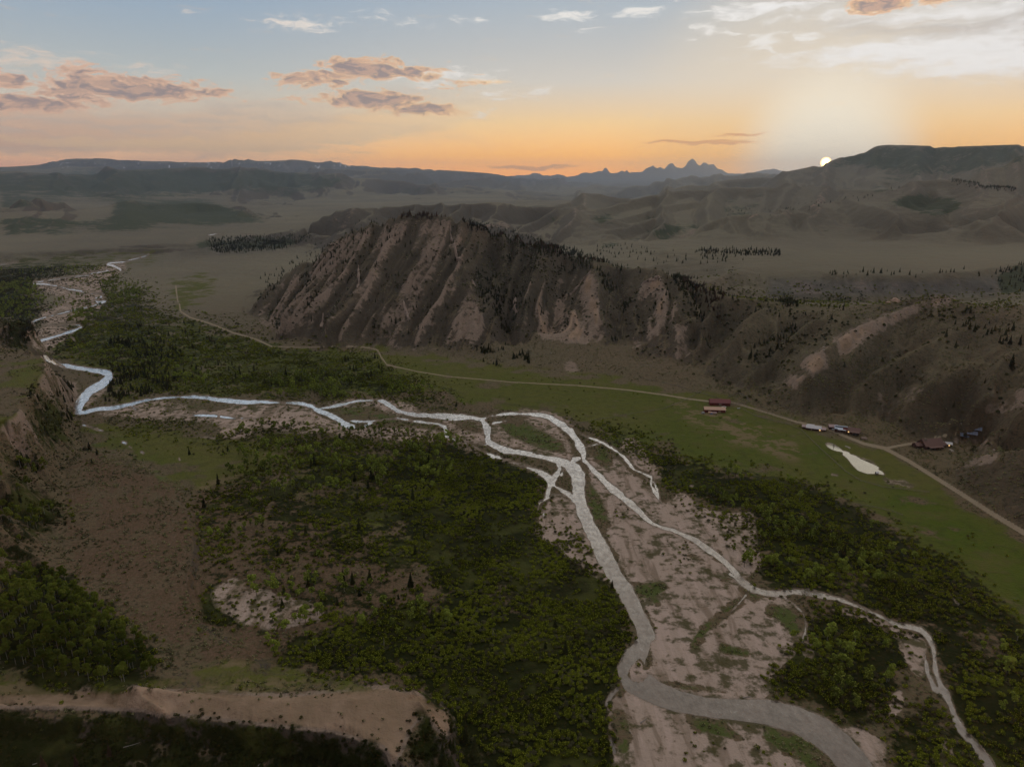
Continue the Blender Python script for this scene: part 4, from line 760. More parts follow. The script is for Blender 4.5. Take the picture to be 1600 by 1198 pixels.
    gm = b.mix(b.mul(b.ss(nC, 0.48, 0.62), 0.42), gm, (0.062, 0.070, 0.016)); gm = b.mix(b.mul(b.ss(b.add(b.mul(nB, .6), b.mul(nC, .4)), 0.52, 0.62), 0.45), gm, (0.150, 0.125, 0.045))
    mm = b.mul(mask(me_, nB, 0.9, 0.25, 0.42), b.ss(me_, 0.02, 0.2))
    base = b.mix(mm, base, gm)
    base = b.mix(b.mul(mm, b.mul(dm, b.ss(dt, 0.03, 0.3))), base, b.mix(nC, (0.261, 0.188, 0.103), (0.186, 0.148, 0.073)))
    # brush floor, near black: shade between the bushes put into its colour
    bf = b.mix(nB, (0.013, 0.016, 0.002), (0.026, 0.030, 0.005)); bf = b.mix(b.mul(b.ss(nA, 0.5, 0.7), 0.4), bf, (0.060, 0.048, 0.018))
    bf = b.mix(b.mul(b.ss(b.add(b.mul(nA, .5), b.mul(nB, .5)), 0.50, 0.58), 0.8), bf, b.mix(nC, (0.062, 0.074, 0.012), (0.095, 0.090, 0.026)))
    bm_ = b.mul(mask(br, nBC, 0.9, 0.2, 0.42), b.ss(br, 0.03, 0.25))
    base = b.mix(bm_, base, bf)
    lm = b.mul(lu, b.ss(me_, 0.5, 0.1)); base = b.mix(b.mul(mask(lm, nBC, 1.2, .2), b.ss(lm, .03, .2)), base, b.mix(nC, (0.077, 0.108, 0.022), (0.124, 0.132, 0.044)))
    # far woods
    ff = b.noise(b.vmath('MULTIPLY', pos, (1 / 38, 1 / 38, 1 / 38)), 1.0, 4, 0.7)
    fm = b.mul(b.ss(b.add(fo, b.mul(b.sub(b.add(b.mul(nA, .5), b.mul(ff, .5)), 0.5), 3.0)), 0.35, 0.65), b.ss(fo, .03, .2)); base = b.mix(fm, base, b.mix(ff, (0.043, 0.054, 0.032), (0.106, 0.116, 0.061)))
    # gravel bars
    gr = b.mix(nD, (0.56, 0.42, 0.335), (0.43, 0.32, 0.255)); gr = b.mix(b.ss(nB, 0.38, 0.7), gr, (0.50, 0.375, 0.305))
    gr = b.mix(b.mul(b.ss(nC, 0.54, 0.72), 0.45), gr, (0.27, 0.185, 0.145))
    nS = b.noise(b.vmath('MULTIPLY', pos, (1 / 10, 1 / 55, 1 / 10)), 1.0, 4, 0.62, 0.6)
    gr = b.mix(b.mul(b.ss(nS, 0.50, 0.63), 0.62), gr, b.mix(nC, (0.24, 0.165, 0.125), (0.15, 0.115, 0.05)))
    gr = b.mix(b.mul(b.ss(nS, 0.46, 0.36), 0.5), gr, (0.62, 0.46, 0.39))
    tufts = b.mul(b.ss(b.add(nC, b.mul(nB, .6)), 0.77, 0.93), 0.85)
    gr = b.mix(tufts, gr, (0.07, 0.066, 0.018))
    gmk = b.mul(mask(g, nBC, 0.75, 0.10, 0.45), b.ss(g, 0.03, 0.25))
    base = b.mix(gmk, base, gr)
    base = b.mix(b.mul(oc, 0.58), base, b.mix(nC, (0.040, 0.034, 0.024), (0.066, 0.056, 0.038)))  # dry-channel lines, plus dark sagebrush and painted shade of faces and hollows
    # wet rim of the channels
    base = b.mix(b.mul(wt, 0.6), base, b.mix(nC, (0.186, 0.148, 0.107), (0.124, 0.105, 0.075)))
    # rock and snow of the ranges
    base = b.mix(rk, base, b.mix(b.ss(z, 0.75, 0.95), (0.18, 0.165, 0.175), (0.13, 0.13, 0.13)))
    base = b.mix(b.ss(b.add(sn, b.mul(b.sub(ff, .5), .5)), 0.3, 0.6), base, (0.62, 0.62, 0.66))
    # tracks
    rdc = b.mix(nC, (0.422, 0.329, 0.225), (0.335, 0.262, 0.182))
    base = b.mix(b.mul(b.ss(b.add(rd, b.mul(b.sub(nC, .5), .35)), 0.25, 0.6), 0.9), base, rdc)
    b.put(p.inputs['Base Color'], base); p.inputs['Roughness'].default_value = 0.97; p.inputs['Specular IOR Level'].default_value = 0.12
    h = b.add(b.mul(nD, 0.9), b.mul(nC, b.add(1.6, b.mul(st, 3.5)))); h = b.add(h, b.mul(nB, b.mul(farf, 14.0)))
    bp = b.new('ShaderNodeBump'); b.put(bp.inputs['Height'], h); bp.inputs['Strength'].default_value = 0.75; bp.inputs['Distance'].default_value = 1.0
    b.l.new(bp.outputs[0], p.inputs['Normal'])
    return m
def grid_mesh(name, X, Y, Z):
    me = bpy.data.meshes.new(name)
    R, C = X.shape; V = np.stack([X, Y, Z], -1).reshape(-1, 3)
    idx = np.arange(R * C).reshape(R, C); q = np.stack([idx[:-1, :-1], idx[:-1, 1:], idx[1:, 1:], idx[1:, :-1]], -1).reshape(-1, 4)
    me.vertices.add(len(V)); me.vertices.foreach_set("co", V.astype(np.float32).ravel())
    me.loops.add(q.size); me.loops.foreach_set("vertex_index", q.ravel().astype(np.int32))
    me.polygons.add(len(q)); me.polygons.foreach_set("loop_start", np.arange(0, q.size, 4, dtype=np.int32))
    me.polygons.foreach_set("use_smooth", np.ones(len(q), bool)); me.update()
    return me
ME = grid_mesh("ground", GX, GY, Zf)
PU2, PV2 = to_px(GX, GY, Zf)
wet = np.clip(1 - np.abs(ws - 0.3) / 2.2, 0, 1) * low
def add_attr(me, name, chans):
    a = me.attributes.new(name, 'FLOAT_COLOR', 'POINT'); arr = np.ones((NR * NC, 4), np.float32)
    for k, c in enumerate(chans): arr[:, k] = c.ravel()
    a.data.foreach_set("color", arr.ravel())
S = {k: sample(m, PU2, PV2) for k, m in dict(grav=grav, mead=mead, brush=brush, tan=tan, road=road, dirt=dirt, snow=snow, forest=forest, lush=lush, rock=rockm, old_shade=oldch).items()}
S['grav'] = np.maximum(S['grav'], 0.8 * np.clip(1 - ws / 3.0, 0, 1) * low)
S['tan'] = np.clip(S['tan'] * np.where((RIB_W > 0.05) & (S['tan'] < 0.9), 0.45 + 1.0 * RIB, 1), 0, 1)
S['tan'] = np.clip(S['tan'] + 0.42 * np.clip((SPUR - .72) / .2, 0, 1) * (RG < 9000), 0, 1)  # light on the distant spur crests painted as paler ground
S['tan'] = np.clip(S['tan'] + nw * np.where(SQ > .55, .25, -.15), 0, 1)  # paler tops, darker hollows: bare soil with relief light painted in
S['tan'] = np.clip(S['tan'] + lw * np.clip((SL - .45) / .3, 0, 1) * .5, 0, 1)
S['old_shade'] = np.clip(S['old_shade'] + sample(dk, PU2, PV2) * (0.75 + 0.9 * fbm(GX, GY, 30, 4, 81)) * (RG < 9000) + nw * np.clip((.25 - SQ) / .5, 0, 1) * 1.0 + RIB_W * np.clip((.3 - RIB) / .3, 0, 1) * .7, 0, 1)  # hill faces and hollows darkened: sagebrush plus painted shade
S['forest'] = np.clip(S['forest'] + 0.25 * fw * np.clip((.25 - SP) / .3, 0, 1), 0, 1)  # shade of the distant gullies painted in with the woods
S['rock'] = np.clip(S['rock'] * (RG > 22000) + S['rock'] * (RG < 3000), 0, 1); S['snow'] *= RG > 20000
hid = (RG > 8000); S['road'][RG > 3000] = 0
add_attr(ME, "zone_a", (S['grav'], S['mead'], S['brush'], S['tan'])); add_attr(ME, "zone_b", (S['road'], S['dirt'], S['snow'], S['forest'])); add_attr(ME, "zone_c", (S['lush'], S['rock'], S['old_shade'], wet))
ground = bpy.data.objects.new("ground", ME); scene.collection.objects.link(ground); ground["kind"] = "structure"
ME.materials.append(ground_material())
print("ground", round(time.time() - T0, 1))

# ---------------------------------------------------------------- water: the channels cut out along their banks
def water_mesh(name, sdf, zoff, rmax):
    rows = RR < rmax; n = int(rows.sum())
    s = sdf[:n]; X = GX[:n]; Y = GY[:n]; Z = Zs[:n] + zoff
    idx = np.arange(n * NC).reshape(n, NC)
    t = np.concatenate([np.stack([idx[:-1, :-1], idx[:-1, 1:], idx[1:, 1:]], -1).reshape(-1, 3), np.stack([idx[:-1, :-1], idx[1:, 1:], idx[1:, :-1]], -1).reshape(-1, 3)])
    sv = s.ravel(); co = np.stack([X, Y, Z], -1).reshape(-1, 3)
    st = sv[t] < 0; cnt = st.sum(1)
    full = t[cnt == 3]; verts = [co]; faces = [full]; nv = len(co); extra = []
    ed = {}
    def cut(a, b_):
        k = (a, b_) if a < b_ else (b_, a)
        if k not in ed:
            f = sv[k[0]] / (sv[k[0]] - sv[k[1]]); ed[k] = nv + len(extra); extra.append(co[k[0]] + (co[k[1]] - co[k[0]]) * f)
        return ed[k]
    add = []
    for tri, m in zip(t[(cnt == 1) | (cnt == 2)].tolist(), st[(cnt == 1) | (cnt == 2)].tolist()):
        k = m.index(True) if sum(m) == 1 else m.index(False)
        a, b_, c = tri[k], tri[(k + 1) % 3], tri[(k + 2) % 3]
        if sum(m) == 1: add.append((a, cut(a, b_), cut(a, c)))
        else:
            p, q = cut(a, b_), cut(a, c); add.append((p, b_, c)); add.append((p, c, q))
    V = np.concatenate([co, np.array(extra).reshape(-1, 3)]); Fc = np.concatenate([full, np.array(add, dtype=np.int64).reshape(-1, 3)])
    used, inv = np.unique(Fc, return_inverse=True); Fc = inv.reshape(-1, 3); V = V[used]
    me = bpy.data.meshes.new(name); me.from_pydata(V.tolist(), [], Fc.tolist()); me.update()
    me.polygons.foreach_set("use_smooth", np.ones(len(me.polygons), bool))
    o = bpy.data.objects.new(name, me); scene.collection.objects.link(o); o["kind"] = "structure"; return o
def water_material(name, bed, rough, ripple, base_r):
    m, b, p = new_mat(name)
    pos = b.new('ShaderNodeNewGeometry').outputs['Position']
    n1 = b.noise(pos, 1 / 14, 4, 0.6); n2 = b.noise(b.vmath('MULTIPLY', pos, (1, 0.6, 0)), 1 / 3.2, 5, 0.72); n3 = b.noise(pos, 1 / 40, 3, 0.6)
    c = b.mix(b.ss(n1, .35, .65), bed, tuple(k * 0.62 for k in bed))
    foam = b.ss(b.add(n2, b.mul(n3, .35)), 0.80, 0.90)
    c = b.mix(b.mul(foam, 0.35), c, (0.55, 0.53, 0.50))
    b.put(p.inputs['Base Color'], c); b.put(p.inputs['Roughness'], b.add(rough, b.mul(foam, .3))); p.inputs['IOR'].default_value = 1.333
    p.inputs['Specular IOR Level'].default_value = 0.9
    bp = b.new('ShaderNodeBump'); b.put(bp.inputs['Height'], n2); bp.inputs['Strength'].default_value = ripple; bp.inputs['Distance'].default_value = 0.5
    b.l.new(bp.outputs[0], p.inputs['Normal'])
    gl = b.new('ShaderNodeBsdfGlossy'); gl.inputs['Color'].default_value = (0.95, 0.95, 0.95, 1) if ripple > .1 else (0.92, 0.86, 0.70, 1); gl.inputs['Roughness'].default_value = rough; b.l.new(bp.outputs[0], gl.inputs['Normal'])
    fr = b.new('ShaderNodeFresnel'); fr.inputs['IOR'].default_value = 1.34
    ms = b.new('ShaderNodeMixShader'); b.put(ms.inputs[0], b.math('MULTIPLY', b.add(base_r, b.mul(b.math('MINIMUM', b.math('MAXIMUM', b.sub(fr.outputs[0], 0.028), 0.0), 0.15), 5.8)), b.math('MULTIPLY', b.ss(b.add(b.mul(n1, .6), b.mul(n3, .4)), 0.3, 0.6, 0.6, 1.1), b.ss(n2, 0.35, 0.62, 0.55, 1.25)) if ripple > .1 else 0.64, clamp=True)); b.l.new(p.outputs[0], ms.inputs[1]); b.l.new(gl.outputs[0], ms.inputs[2])
    b.l.new(ms.outputs[0], m.node_tree.nodes['Material Output'].inputs[0]); return m
rs_ = sample(wsdf, PU, PV) + 0.5 + BANK
river = water_mesh("river", np.where(low > 0.3, rs_, 9), 0.0, 4200); river.data.materials.append(water_material("river_water", (0.170, 0.128, 0.104), 0.16, 0.8, 0.02))
ps_ = sample(psdf, PU, PV)
pond = water_mesh("pond", ps_, 0.02, 1500); pond.data.materials.append(water_material("pond_water", (0.40, 0.355, 0.27), 0.05, 0.03, 0.0))
print("water", round(time.time() - T0, 1), len(river.data.polygons), len(pond.data.polygons))
# ================================================================ plants
def leaf_mat(name, c1, c2, tip=None):
    m, b, p = new_mat(name); oi = b.new('ShaderNodeObjectInfo').outputs['Random']
    ge = b.new('ShaderNodeNewGeometry').outputs['Random Per Island']
    loc = b.new('ShaderNodeObjectInfo').outputs['Location']; big = b.noise(loc, 1 / 55, 3, .6)
    c = b.mix(oi, c1, c2); c = b.mix(b.ss(big, .56, .40), c, tuple(k * .55 for k in c1)); c = b.mix(b.mul(b.ss(big, .54, .68), .6), c, tuple(k * 1.35 for k in c2)); c = b.mix(b.mul(ge, 0.6), c, tuple(k * 0.62 for k in c1))
    if tip: c = b.mix(b.ss(ge, 0.7, 0.95), c, tip)
    df = b.new('ShaderNodeBsdfDiffuse'); tr = b.new('ShaderNodeBsdfTranslucent'); b.put(df.inputs[0], c); b.put(tr.inputs[0], c)
    ad = b.new('ShaderNodeAddShader'); b.l.new(df.outputs[0], ad.inputs[0]); b.l.new(tr.outputs[0], ad.inputs[1]); b.l.new(ad.outputs[0], m.node_tree.nodes['Material Output'].inputs[0])
    b.n.remove(p); return m
M_CON = leaf_mat("spruce_needles", (0.034, 0.038, 0.014), (0.052, 0.055, 0.020)); M_RED = leaf_mat("browned_needles", (0.085, 0.050, 0.032), (0.060, 0.046, 0.030))
M_COT = leaf_mat("cottonwood_leaves", (0.125, 0.155, 0.026), (0.215, 0.245, 0.045), (0.34, 0.38, 0.085)); M_WIL = leaf_mat("willow_leaves", (0.056, 0.068, 0.006), (0.130, 0.142, 0.016), (0.29, 0.31, 0.036))
M_ASP = leaf_mat("aspen_leaves", (0.085, 0.105, 0.013), (0.160, 0.180, 0.030)); M_SAGE = leaf_mat("sage_leaves", (0.110, 0.105, 0.048), (0.190, 0.180, 0.090), (0.30, 0.28, 0.16))
M_DARK = leaf_mat("shrub_leaves", (0.032, 0.036, 0.010), (0.062, 0.066, 0.018)); M_OLIVE = leaf_mat("grey_willow_leaves", (0.095, 0.088, 0.046), (0.120, 0.112, 0.062))
M_BARK = simple_mat("bark", (0.075, 0.055, 0.042), 0.9, var=0.3, scale=3); M_PALE = simple_mat("pale_bark", (0.34, 0.31, 0.26), 0.8, var=0.25, scale=4); M_DEAD = simple_mat("dead_wood", (0.30, 0.27, 0.24), 0.85, var=0.2, scale=4)

class MB:
    def __init__(self): self.v = []; self.f = []; self.m = []
    def quads(self, C, A, B, mi=0):     # centres, half axes
        n0 = sum(len(x) for x in self.v); V = np.stack([C - A - B, C + A - B, C + A + B, C - A + B], 1).reshape(-1, 3)
        self.v.append(V); self.f += [(n0 + 4 * i, n0 + 4 * i + 1, n0 + 4 * i + 2, n0 + 4 * i + 3) for i in range(len(C))]; self.m += [mi] * len(C)
    def poly(self, V, F, mi=0):
        n0 = sum(len(x) for x in self.v); self.v.append(np.array(V, float).reshape(-1, 3)); self.f += [tuple(n0 + k for k in f) for f in F]; self.m += [mi] * len(F)
    def tube(self, pts, rad, n=5, mi=0):
        pts = np.array(pts, float); V = []
        for p, r in zip(pts, rad):
            for k in range(n): a = 2 * math.pi * k / n; V.append(p + np.array([math.cos(a) * r, math.sin(a) * r, 0]))
        F = [(i * n + k, i * n + (k + 1) % n, (i + 1) * n + (k + 1) % n, (i + 1) * n + k) for i in range(len(pts) - 1) for k in range(n)]
        F.append(tuple(range((len(pts) - 1) * n, len(pts) * n))); self.poly(V, F, mi)
    def box(self, c, s, rz=0.0, mi=0):
        cx, cy, cz = c; sx, sy, sz = (k / 2 for k in s); ca, sa = math.cos(rz), math.sin(rz); V = []
        for z in (-sz, sz):
            for x, y in ((-sx, -sy), (sx, -sy), (sx, sy), (-sx, sy)): V.append((cx + x * ca - y * sa, cy + x * sa + y * ca, cz + z))
        self.poly(V, [(3, 2, 1, 0), (4, 5, 6, 7), (0, 1, 5, 4), (1, 2, 6, 5), (2, 3, 7, 6), (3, 0, 4, 7)], mi)
    def mesh(self, name, mats, smooth=False):
        me = bpy.data.meshes.new(name); me.from_pydata(np.concatenate(self.v).tolist(), [], self.f)
        for m in mats: me.materials.append(m)
        me.polygons.foreach_set("material_index", self.m)
        if smooth: me.polygons.foreach_set("use_smooth", np.ones(len(self.f), bool))
        me.update(); return me
def rnd_dirs(g, n):
    d = g.normal(size=(n, 3)); return d / np.linalg.norm(d, axis=1, keepdims=True)
def leaves(mb, g, centre, rad, n, size, mi=0, up=0.3):
    """leaf sprays in the outer part of an ellipsoid"""
    d = rnd_dirs(g, n); d[:, 2] = np.where(d[:, 2] < -0.3, -d[:, 2] * 0.6, d[:, 2]); k = g.uniform(0.62, 1.0, n) ** 0.6
    C = np.array(centre) + d * np.array(rad) * k[:, None]
    nrm = d + rnd_dirs(g, n) * 0.9 + np.array([0, 0, up]); nrm /= np.linalg.norm(nrm, axis=1, keepdims=True)
    t = np.cross(nrm, rnd_dirs(g, n)); t /= np.linalg.norm(t, axis=1, keepdims=True); bt = np.cross(nrm, t); s = size * g.uniform(0.55, 1.2, (n, 1))
    mb.quads(C, t * s, bt * s * 0.7, mi)
def crown_broad(mb, g, h, w, nc, nl, size, mi=0, low=0.35):
    for k in range(nc):
        a = g.uniform(0, 6.28); rr = w * math.sqrt(g.uniform(0, 1)) * 0.62; z = h * g.uniform(low, 0.86); rr *= 1.0 - 0.45 * abs((z / h - 0.6) / 0.4)
        cr = w * g.uniform(0.28, 0.46); leaves(mb, g, (rr * math.cos(a), rr * math.sin(a), z), (cr, cr, cr * 0.85), nl, size, mi)
def crown_conifer(mb, g, h, w, mi=0, base=0.08, lev=17):
    for i in range(lev):
        t = i / (lev - 1); z = h * (base + (0.97 - base) * t); R = w * (1 - t) ** 0.85 * g.uniform(0.75, 1.15) + 0.08; nb = max(4, int(10 * (1 - t) + 4))
        a = g.uniform(0, 6.28) + np.arange(nb) * 2 * math.pi / nb + g.normal(0, 0.2, nb); rr = R * g.uniform(0.7, 1.15, nb); dr = 0.28 + 0.25 * g.random(nb)
        D = np.stack([np.cos(a), np.sin(a), -dr], 1); C = np.stack([np.cos(a) * rr * 0.5, np.sin(a) * rr * 0.5, z - dr * rr * 0.5 + 0.15 * h / lev], 1)
        T = np.stack([-np.sin(a), np.cos(a), np.zeros(nb)], 1) * (0.30 * rr + 0.10)[:, None]
        T[:, 2] += g.normal(0, 0.12, nb); mb.quads(C, D * (rr * 0.5)[:, None], T, mi)
        zz = np.stack([np.zeros(nb), np.zeros(nb), np.full(nb, 0.35 * h / lev + 0.12)], 1); mb.quads(C, D * (rr * 0.42)[:, None], zz, mi)
    mb.quads(np.array([[0, 0, h * .97]] * 2), np.array([[.12, 0, 0], [0, .12, 0]]), np.array([[0, 0, h * .035]] * 2), mi)
KINDS = {}
def proto(kind, var, seed, h, parts):
    """parts: list of (part name, builder, materials); keeps a mesh for each part and one with everything"""
    g = np.random.default_rng(seed); P = []; allm = MB(); mats = []
    for pn, fn, mm in parts:
        mb = MB(); fn(mb, g); P.append((pn, mb.mesh(kind + "_" + pn, mm)))
        n0 = sum(len(x) for x in allm.v); off = len(mats); mats += mm
        allm.v += mb.v; allm.f += [tuple(n0 + k for k in f) for f in mb.f]; allm.m += [off + k for k in mb.m]
    KINDS.setdefault(kind, []).append(dict(h=h, parts=P, full=allm.mesh(kind, mats)))
for s in range(4):
    h, w = ((13, 2.2), (11, 1.9), (15, 2.6), (9, 2.0))[s]
    proto('spruce_tree', s, 10 + s, h, [('trunk', lambda mb, g, h=h: mb.tube([(0, 0, -0.6), (0.03, 0, h * .5), (0, 0, h * .95)], [h * .018, h * .012, .03]), [M_BARK]), ('crown', lambda mb, g, h=h, w=w: crown_conifer(mb, g, h, w), [M_CON])])
for s in range(3):
    h, w = ((12, 1.9), (9, 1.7), (10.5, 2.2))[s]
    proto('browned_spruce_tree', s, 20 + s, h, [('trunk', lambda mb, g, h=h: mb.tube([(0, 0, -0.6), (0.03, 0, h * .5), (0, 0, h * .95)], [h * .018, h * .012, .03]), [M_BARK]), ('crown', lambda mb, g, h=h, w=w: crown_conifer(mb, g, h, w, lev=13), [M_RED])])
def trunk_broad(mb, g, h, r, lean=0.5):
    lx, ly = g.normal(0, lean, 2); mb.tube([(0, 0, -0.6), (lx * .3, ly * .3, h * .25), (lx, ly, h * .6)], [r, r * .8, r * .4], 6)
    for k in range(4):
        a = g.uniform(0, 6.28); z0 = h * g.uniform(.22, .45); mb.tube([(lx * .4, ly * .4, z0), (lx * .4 + math.cos(a) * h * .12, ly * .4 + math.sin(a) * h * .12, z0 + h * .2), (lx * .4 + math.cos(a) * h * .2, ly * .4 + math.sin(a) * h * .2, z0 + h * .38)], [r * .5, r * .3, r * .1], 4)
for s in range(5):
    h, w = ((11, 3.2), (9, 2.6), (12.5, 3.4), (8, 2.9), (10, 2.3))[s]
    proto('cottonwood_tree', s, 30 + s, h, [('trunk', lambda mb, g, h=h: trunk_broad(mb, g, h, .2), [M_PALE if s % 2 else M_BARK]), ('crown', lambda mb, g, h=h, w=w: crown_broad(mb, g, h, w, 10, 46, .42, low=.32), [M_COT])])
for s in range(3):
    h, w = ((11, 3.0), (9.5, 2.6), (12, 2.8))[s]
    proto('aspen_tree', s, 40 + s, h, [('trunk', lambda mb, g, h=h: mb.tube([(0, 0, -0.6), (g.normal(0, .2), 0, h * .5), (g.normal(0, .3), 0, h * .85)], [.14, .10, .04]), [M_PALE]), ('crown', lambda mb, g, h=h, w=w: crown_broad(mb, g, h, w, 12, 60, .34, low=.5), [M_ASP])])
def stems(mb, g, n, h, w):
    for k in range(n): a = g.uniform(0, 6.28); mb.tube([(0, 0, -.3), (math.cos(a) * w * .5, math.sin(a) * w * .5, h * .6)], [.06, .02], 3)
for s in range(4):
    h, w = ((2.4, 1.9), (1.9, 2.2), (3.0, 2.0), (2.1, 1.6))[s]
    def wb(mb, g, h=h, w=w):
        for k in range(5): a = g.uniform(0, 6.28); q = w * .45; leaves(mb, g, (math.cos(a) * q, math.sin(a) * q, h * g.uniform(.3, .55)), (w * .55, w * .55, h * .42), 26, .26)
    proto('willow_bush', s, 50 + s, h, [('stems', lambda mb, g, h=h, w=w: stems(mb, g, 6, h, w), [M_BARK]), ('foliage', wb, [M_OLIVE if s == 3 else M_WIL])])
for s in range(2):
    proto('dark_shrub', s, 60 + s, 1.6, [('stems', lambda mb, g: stems(mb, g, 4, 1.6, 1.0), [M_BARK]), ('foliage', lambda mb, g: leaves(mb, g, (0, 0, .7), (1.1, 1.1, .95), 60, .24), [M_DARK])])
for s in range(3): proto('sagebrush', s, 70 + s, .8, [('foliage', lambda mb, g: leaves(mb, g, (0, 0, .32), (.55, .55, .45), 26, .17), [M_SAGE])])

# ---- where they grow: densities read from the photograph, in plants per square metre
def dmap(polys, r=3):
    m = blank()
    for P, w in polys: area(m, P, w)
    return box(m, r)
D_COT = dmap([([(340, 690), (480, 685), (560, 700), (700, 700), (720, 735), (690, 760), (640, 770), (560, 765), (480, 780), (400, 770), (350, 730)], .35), ([(340, 670), (450, 668), (600, 672), (640, 682), (400, 684)], .5), ([(675, 680), (705, 685), (760, 712), (735, 722), (690, 705)], .7),
    ([(385, 780), (440, 810), (470, 870), (520, 880), (600, 910), (650, 950), (700, 960), (690, 985), (600, 990), (520, 1000), (430, 1000), (400, 1010), (430, 960), (500, 950), (400, 930), (330, 880), (320, 820)], .42), ([(300, 800), (325, 800), (330, 850), (310, 850)], .4),
    ([(1080, 755), (1180, 790), (1250, 800), (1330, 830), (1390, 870), (1400, 920), (1340, 920), (1270, 910), (1200, 895), (1185, 860), (1190, 800), (1120, 785)], .85), ([(1140, 870), (1170, 840), (1190, 870), (1165, 895)], .9), ([(1100, 735), (1240, 755), (1380, 820), (1460, 900), (1400, 880), (1240, 790), (1100, 755)], .15),
    ([(1225, 990), (1380, 1000), (1400, 1060), (1370, 1120), (1250, 1090), (1215, 1060)], .5), ([(1270, 950), (1400, 990), (1400, 1010), (1270, 990)], .2), ([(1480, 960), (1600, 1000), (1600, 1198), (1560, 1150), (1500, 1060)], .10), ([(1550, 1010), (1600, 1020), (1600, 1060), (1550, 1060)], .5),
    ([(420, 590), (540, 585), (560, 610), (530, 624), (430, 622)], .7), ([(600, 600), (730, 608), (735, 635), (640, 620), (600, 615)], .45), ([(150, 570), (300, 560), (420, 600), (300, 612), (200, 600)], .18), ([(95, 540), (200, 540), (300, 560), (200, 580), (100, 560)], .4),
    ([(0, 440), (50, 440), (70, 470), (85, 490), (0, 500)], .9), ([(95, 462), (140, 458), (140, 480), (80, 478)], .6), ([(160, 440), (235, 455), (200, 475), (150, 470)], .9), ([(110, 490), (180, 475), (230, 455), (180, 490), (110, 510)], .9), ([(0, 405), (200, 400), (120, 425), (0, 430)], .2)], 3)
D_CON = dmap([([(718, 344), (760, 352), (810, 366), (850, 378), (900, 392), (950, 410), (960, 430), (900, 412), (850, 396), (800, 382), (740, 360)], 1.2), ([(935, 415), (985, 420), (985, 470), (985, 525), (955, 535), (948, 470)], 1.0), ([(740, 440), (775, 430), (800, 470), (800, 520), (770, 525), (752, 480)], .45), ([(760, 375), (930, 400), (920, 430), (800, 425)], .18),
    ([(1045, 425), (1100, 445), (1130, 460), (1128, 520), (1108, 530), (1080, 480)], 1.2), ([(1108, 510), (1125, 515), (1115, 545), (1100, 540)], .4), ([(400, 440), (560, 350), (640, 332), (640, 380), (520, 500), (420, 500)], .10), ([(600, 340), (700, 336), (760, 420), (700, 520), (560, 530)], .07), ([(800, 430), (860, 400), (850, 500), (800, 500)], .15), ([(980, 420), (1060, 430), (1050, 500), (985, 480)], .06),
    ([(1165, 545), (1200, 530), (1245, 505), (1250, 520), (1200, 555), (1170, 565)], .5), ([(1140, 460), (1320, 478), (1320, 500), (1140, 490)], .035), ([(1215, 465), (1240, 470), (1255, 480), (1220, 480)], .7), ([(1480, 490), (1520, 480), (1580, 510), (1575, 540), (1500, 525)], .16), ([(1400, 480), (1600, 480), (1600, 640), (1450, 600)], .008), ([(1480, 600), (1500, 640), (1480, 640)], .3),
    ([(740, 548), (790, 542), (830, 550), (828, 568), (780, 570), (745, 560)], .8), ([(150, 575), (185, 560), (250, 570), (310, 590), (340, 600), (230, 615), (150, 635), (175, 600)], .35), ([(160, 530), (330, 520), (340, 535), (300, 545), (180, 545)], .35), ([(200, 545), (260, 540), (300, 560), (210, 560)], .5), ([(180, 510), (300, 505), (340, 518), (200, 520)], .15),
    ([(300, 560), (600, 560), (600, 600), (300, 600)], .04), ([(0, 515), (50, 505), (60, 535), (0, 538)], 1.2), ([(95, 600), (115, 605), (112, 630), (92, 620)], 1.2), ([(45, 615), (115, 650), (110, 660), (60, 640)], .3), ([(60, 655), (105, 670), (100, 690), (75, 690)], .3), ([(0, 760), (50, 770), (50, 790), (0, 790)], .5), ([(60, 790), (100, 800), (85, 815), (60, 812)], .7), ([(30, 715), (60, 715), (60, 735), (30, 730)], .4),
    ([(310, 770), (330, 860), (320, 900), (300, 860)], .15), ([(400, 850), (600, 880), (700, 960), (560, 1000), (440, 1000)], .02), ([(330, 690), (700, 690), (700, 860), (400, 800)], .02), ([(700, 860), (930, 900), (900, 1100), (720, 1100)], .012), ([(690, 1110), (750, 1150), (740, 1198), (680, 1198), (685, 1140)], .3), ([(640, 1100), (680, 1120), (680, 1140), (645, 1130)], .2), ([(1300, 860), (1400, 900), (1400, 920), (1300, 900)], .08),
    ([(1085, 392), (1220, 392), (1220, 398), (1090, 398)], 1.2), ([(1000, 400), (1160, 400), (1160, 412), (1020, 415)], .08), ([(1480, 276), (1585, 292), (1585, 300), (1490, 286)], .9), ([(1560, 420), (1640, 405), (1640, 455), (1560, 455)], .9), ([(1300, 425), (1560, 425), (1560, 432), (1300, 435)], .3),
    ([(320, 376), (470, 366), (490, 372), (440, 388), (340, 395)], .8), ([(1100, 335), (1420, 290), (1420, 300), (1200, 340)], .03), ([(920, 380), (1100, 395), (1100, 420), (940, 400)], .06)], 2)
D_RED = dmap([([(800, 366), (930, 402), (940, 412), (800, 380)], 1.0), ([(720, 344), (800, 362), (800, 372), (730, 358)], .7), ([(1060, 432), (1130, 462), (1130, 500), (1090, 470)], .9), ([(630, 332), (700, 334), (700, 342), (630, 342)], .8), ([(0, 1130), (220, 1120), (220, 1198), (0, 1198)], .5)], 2)
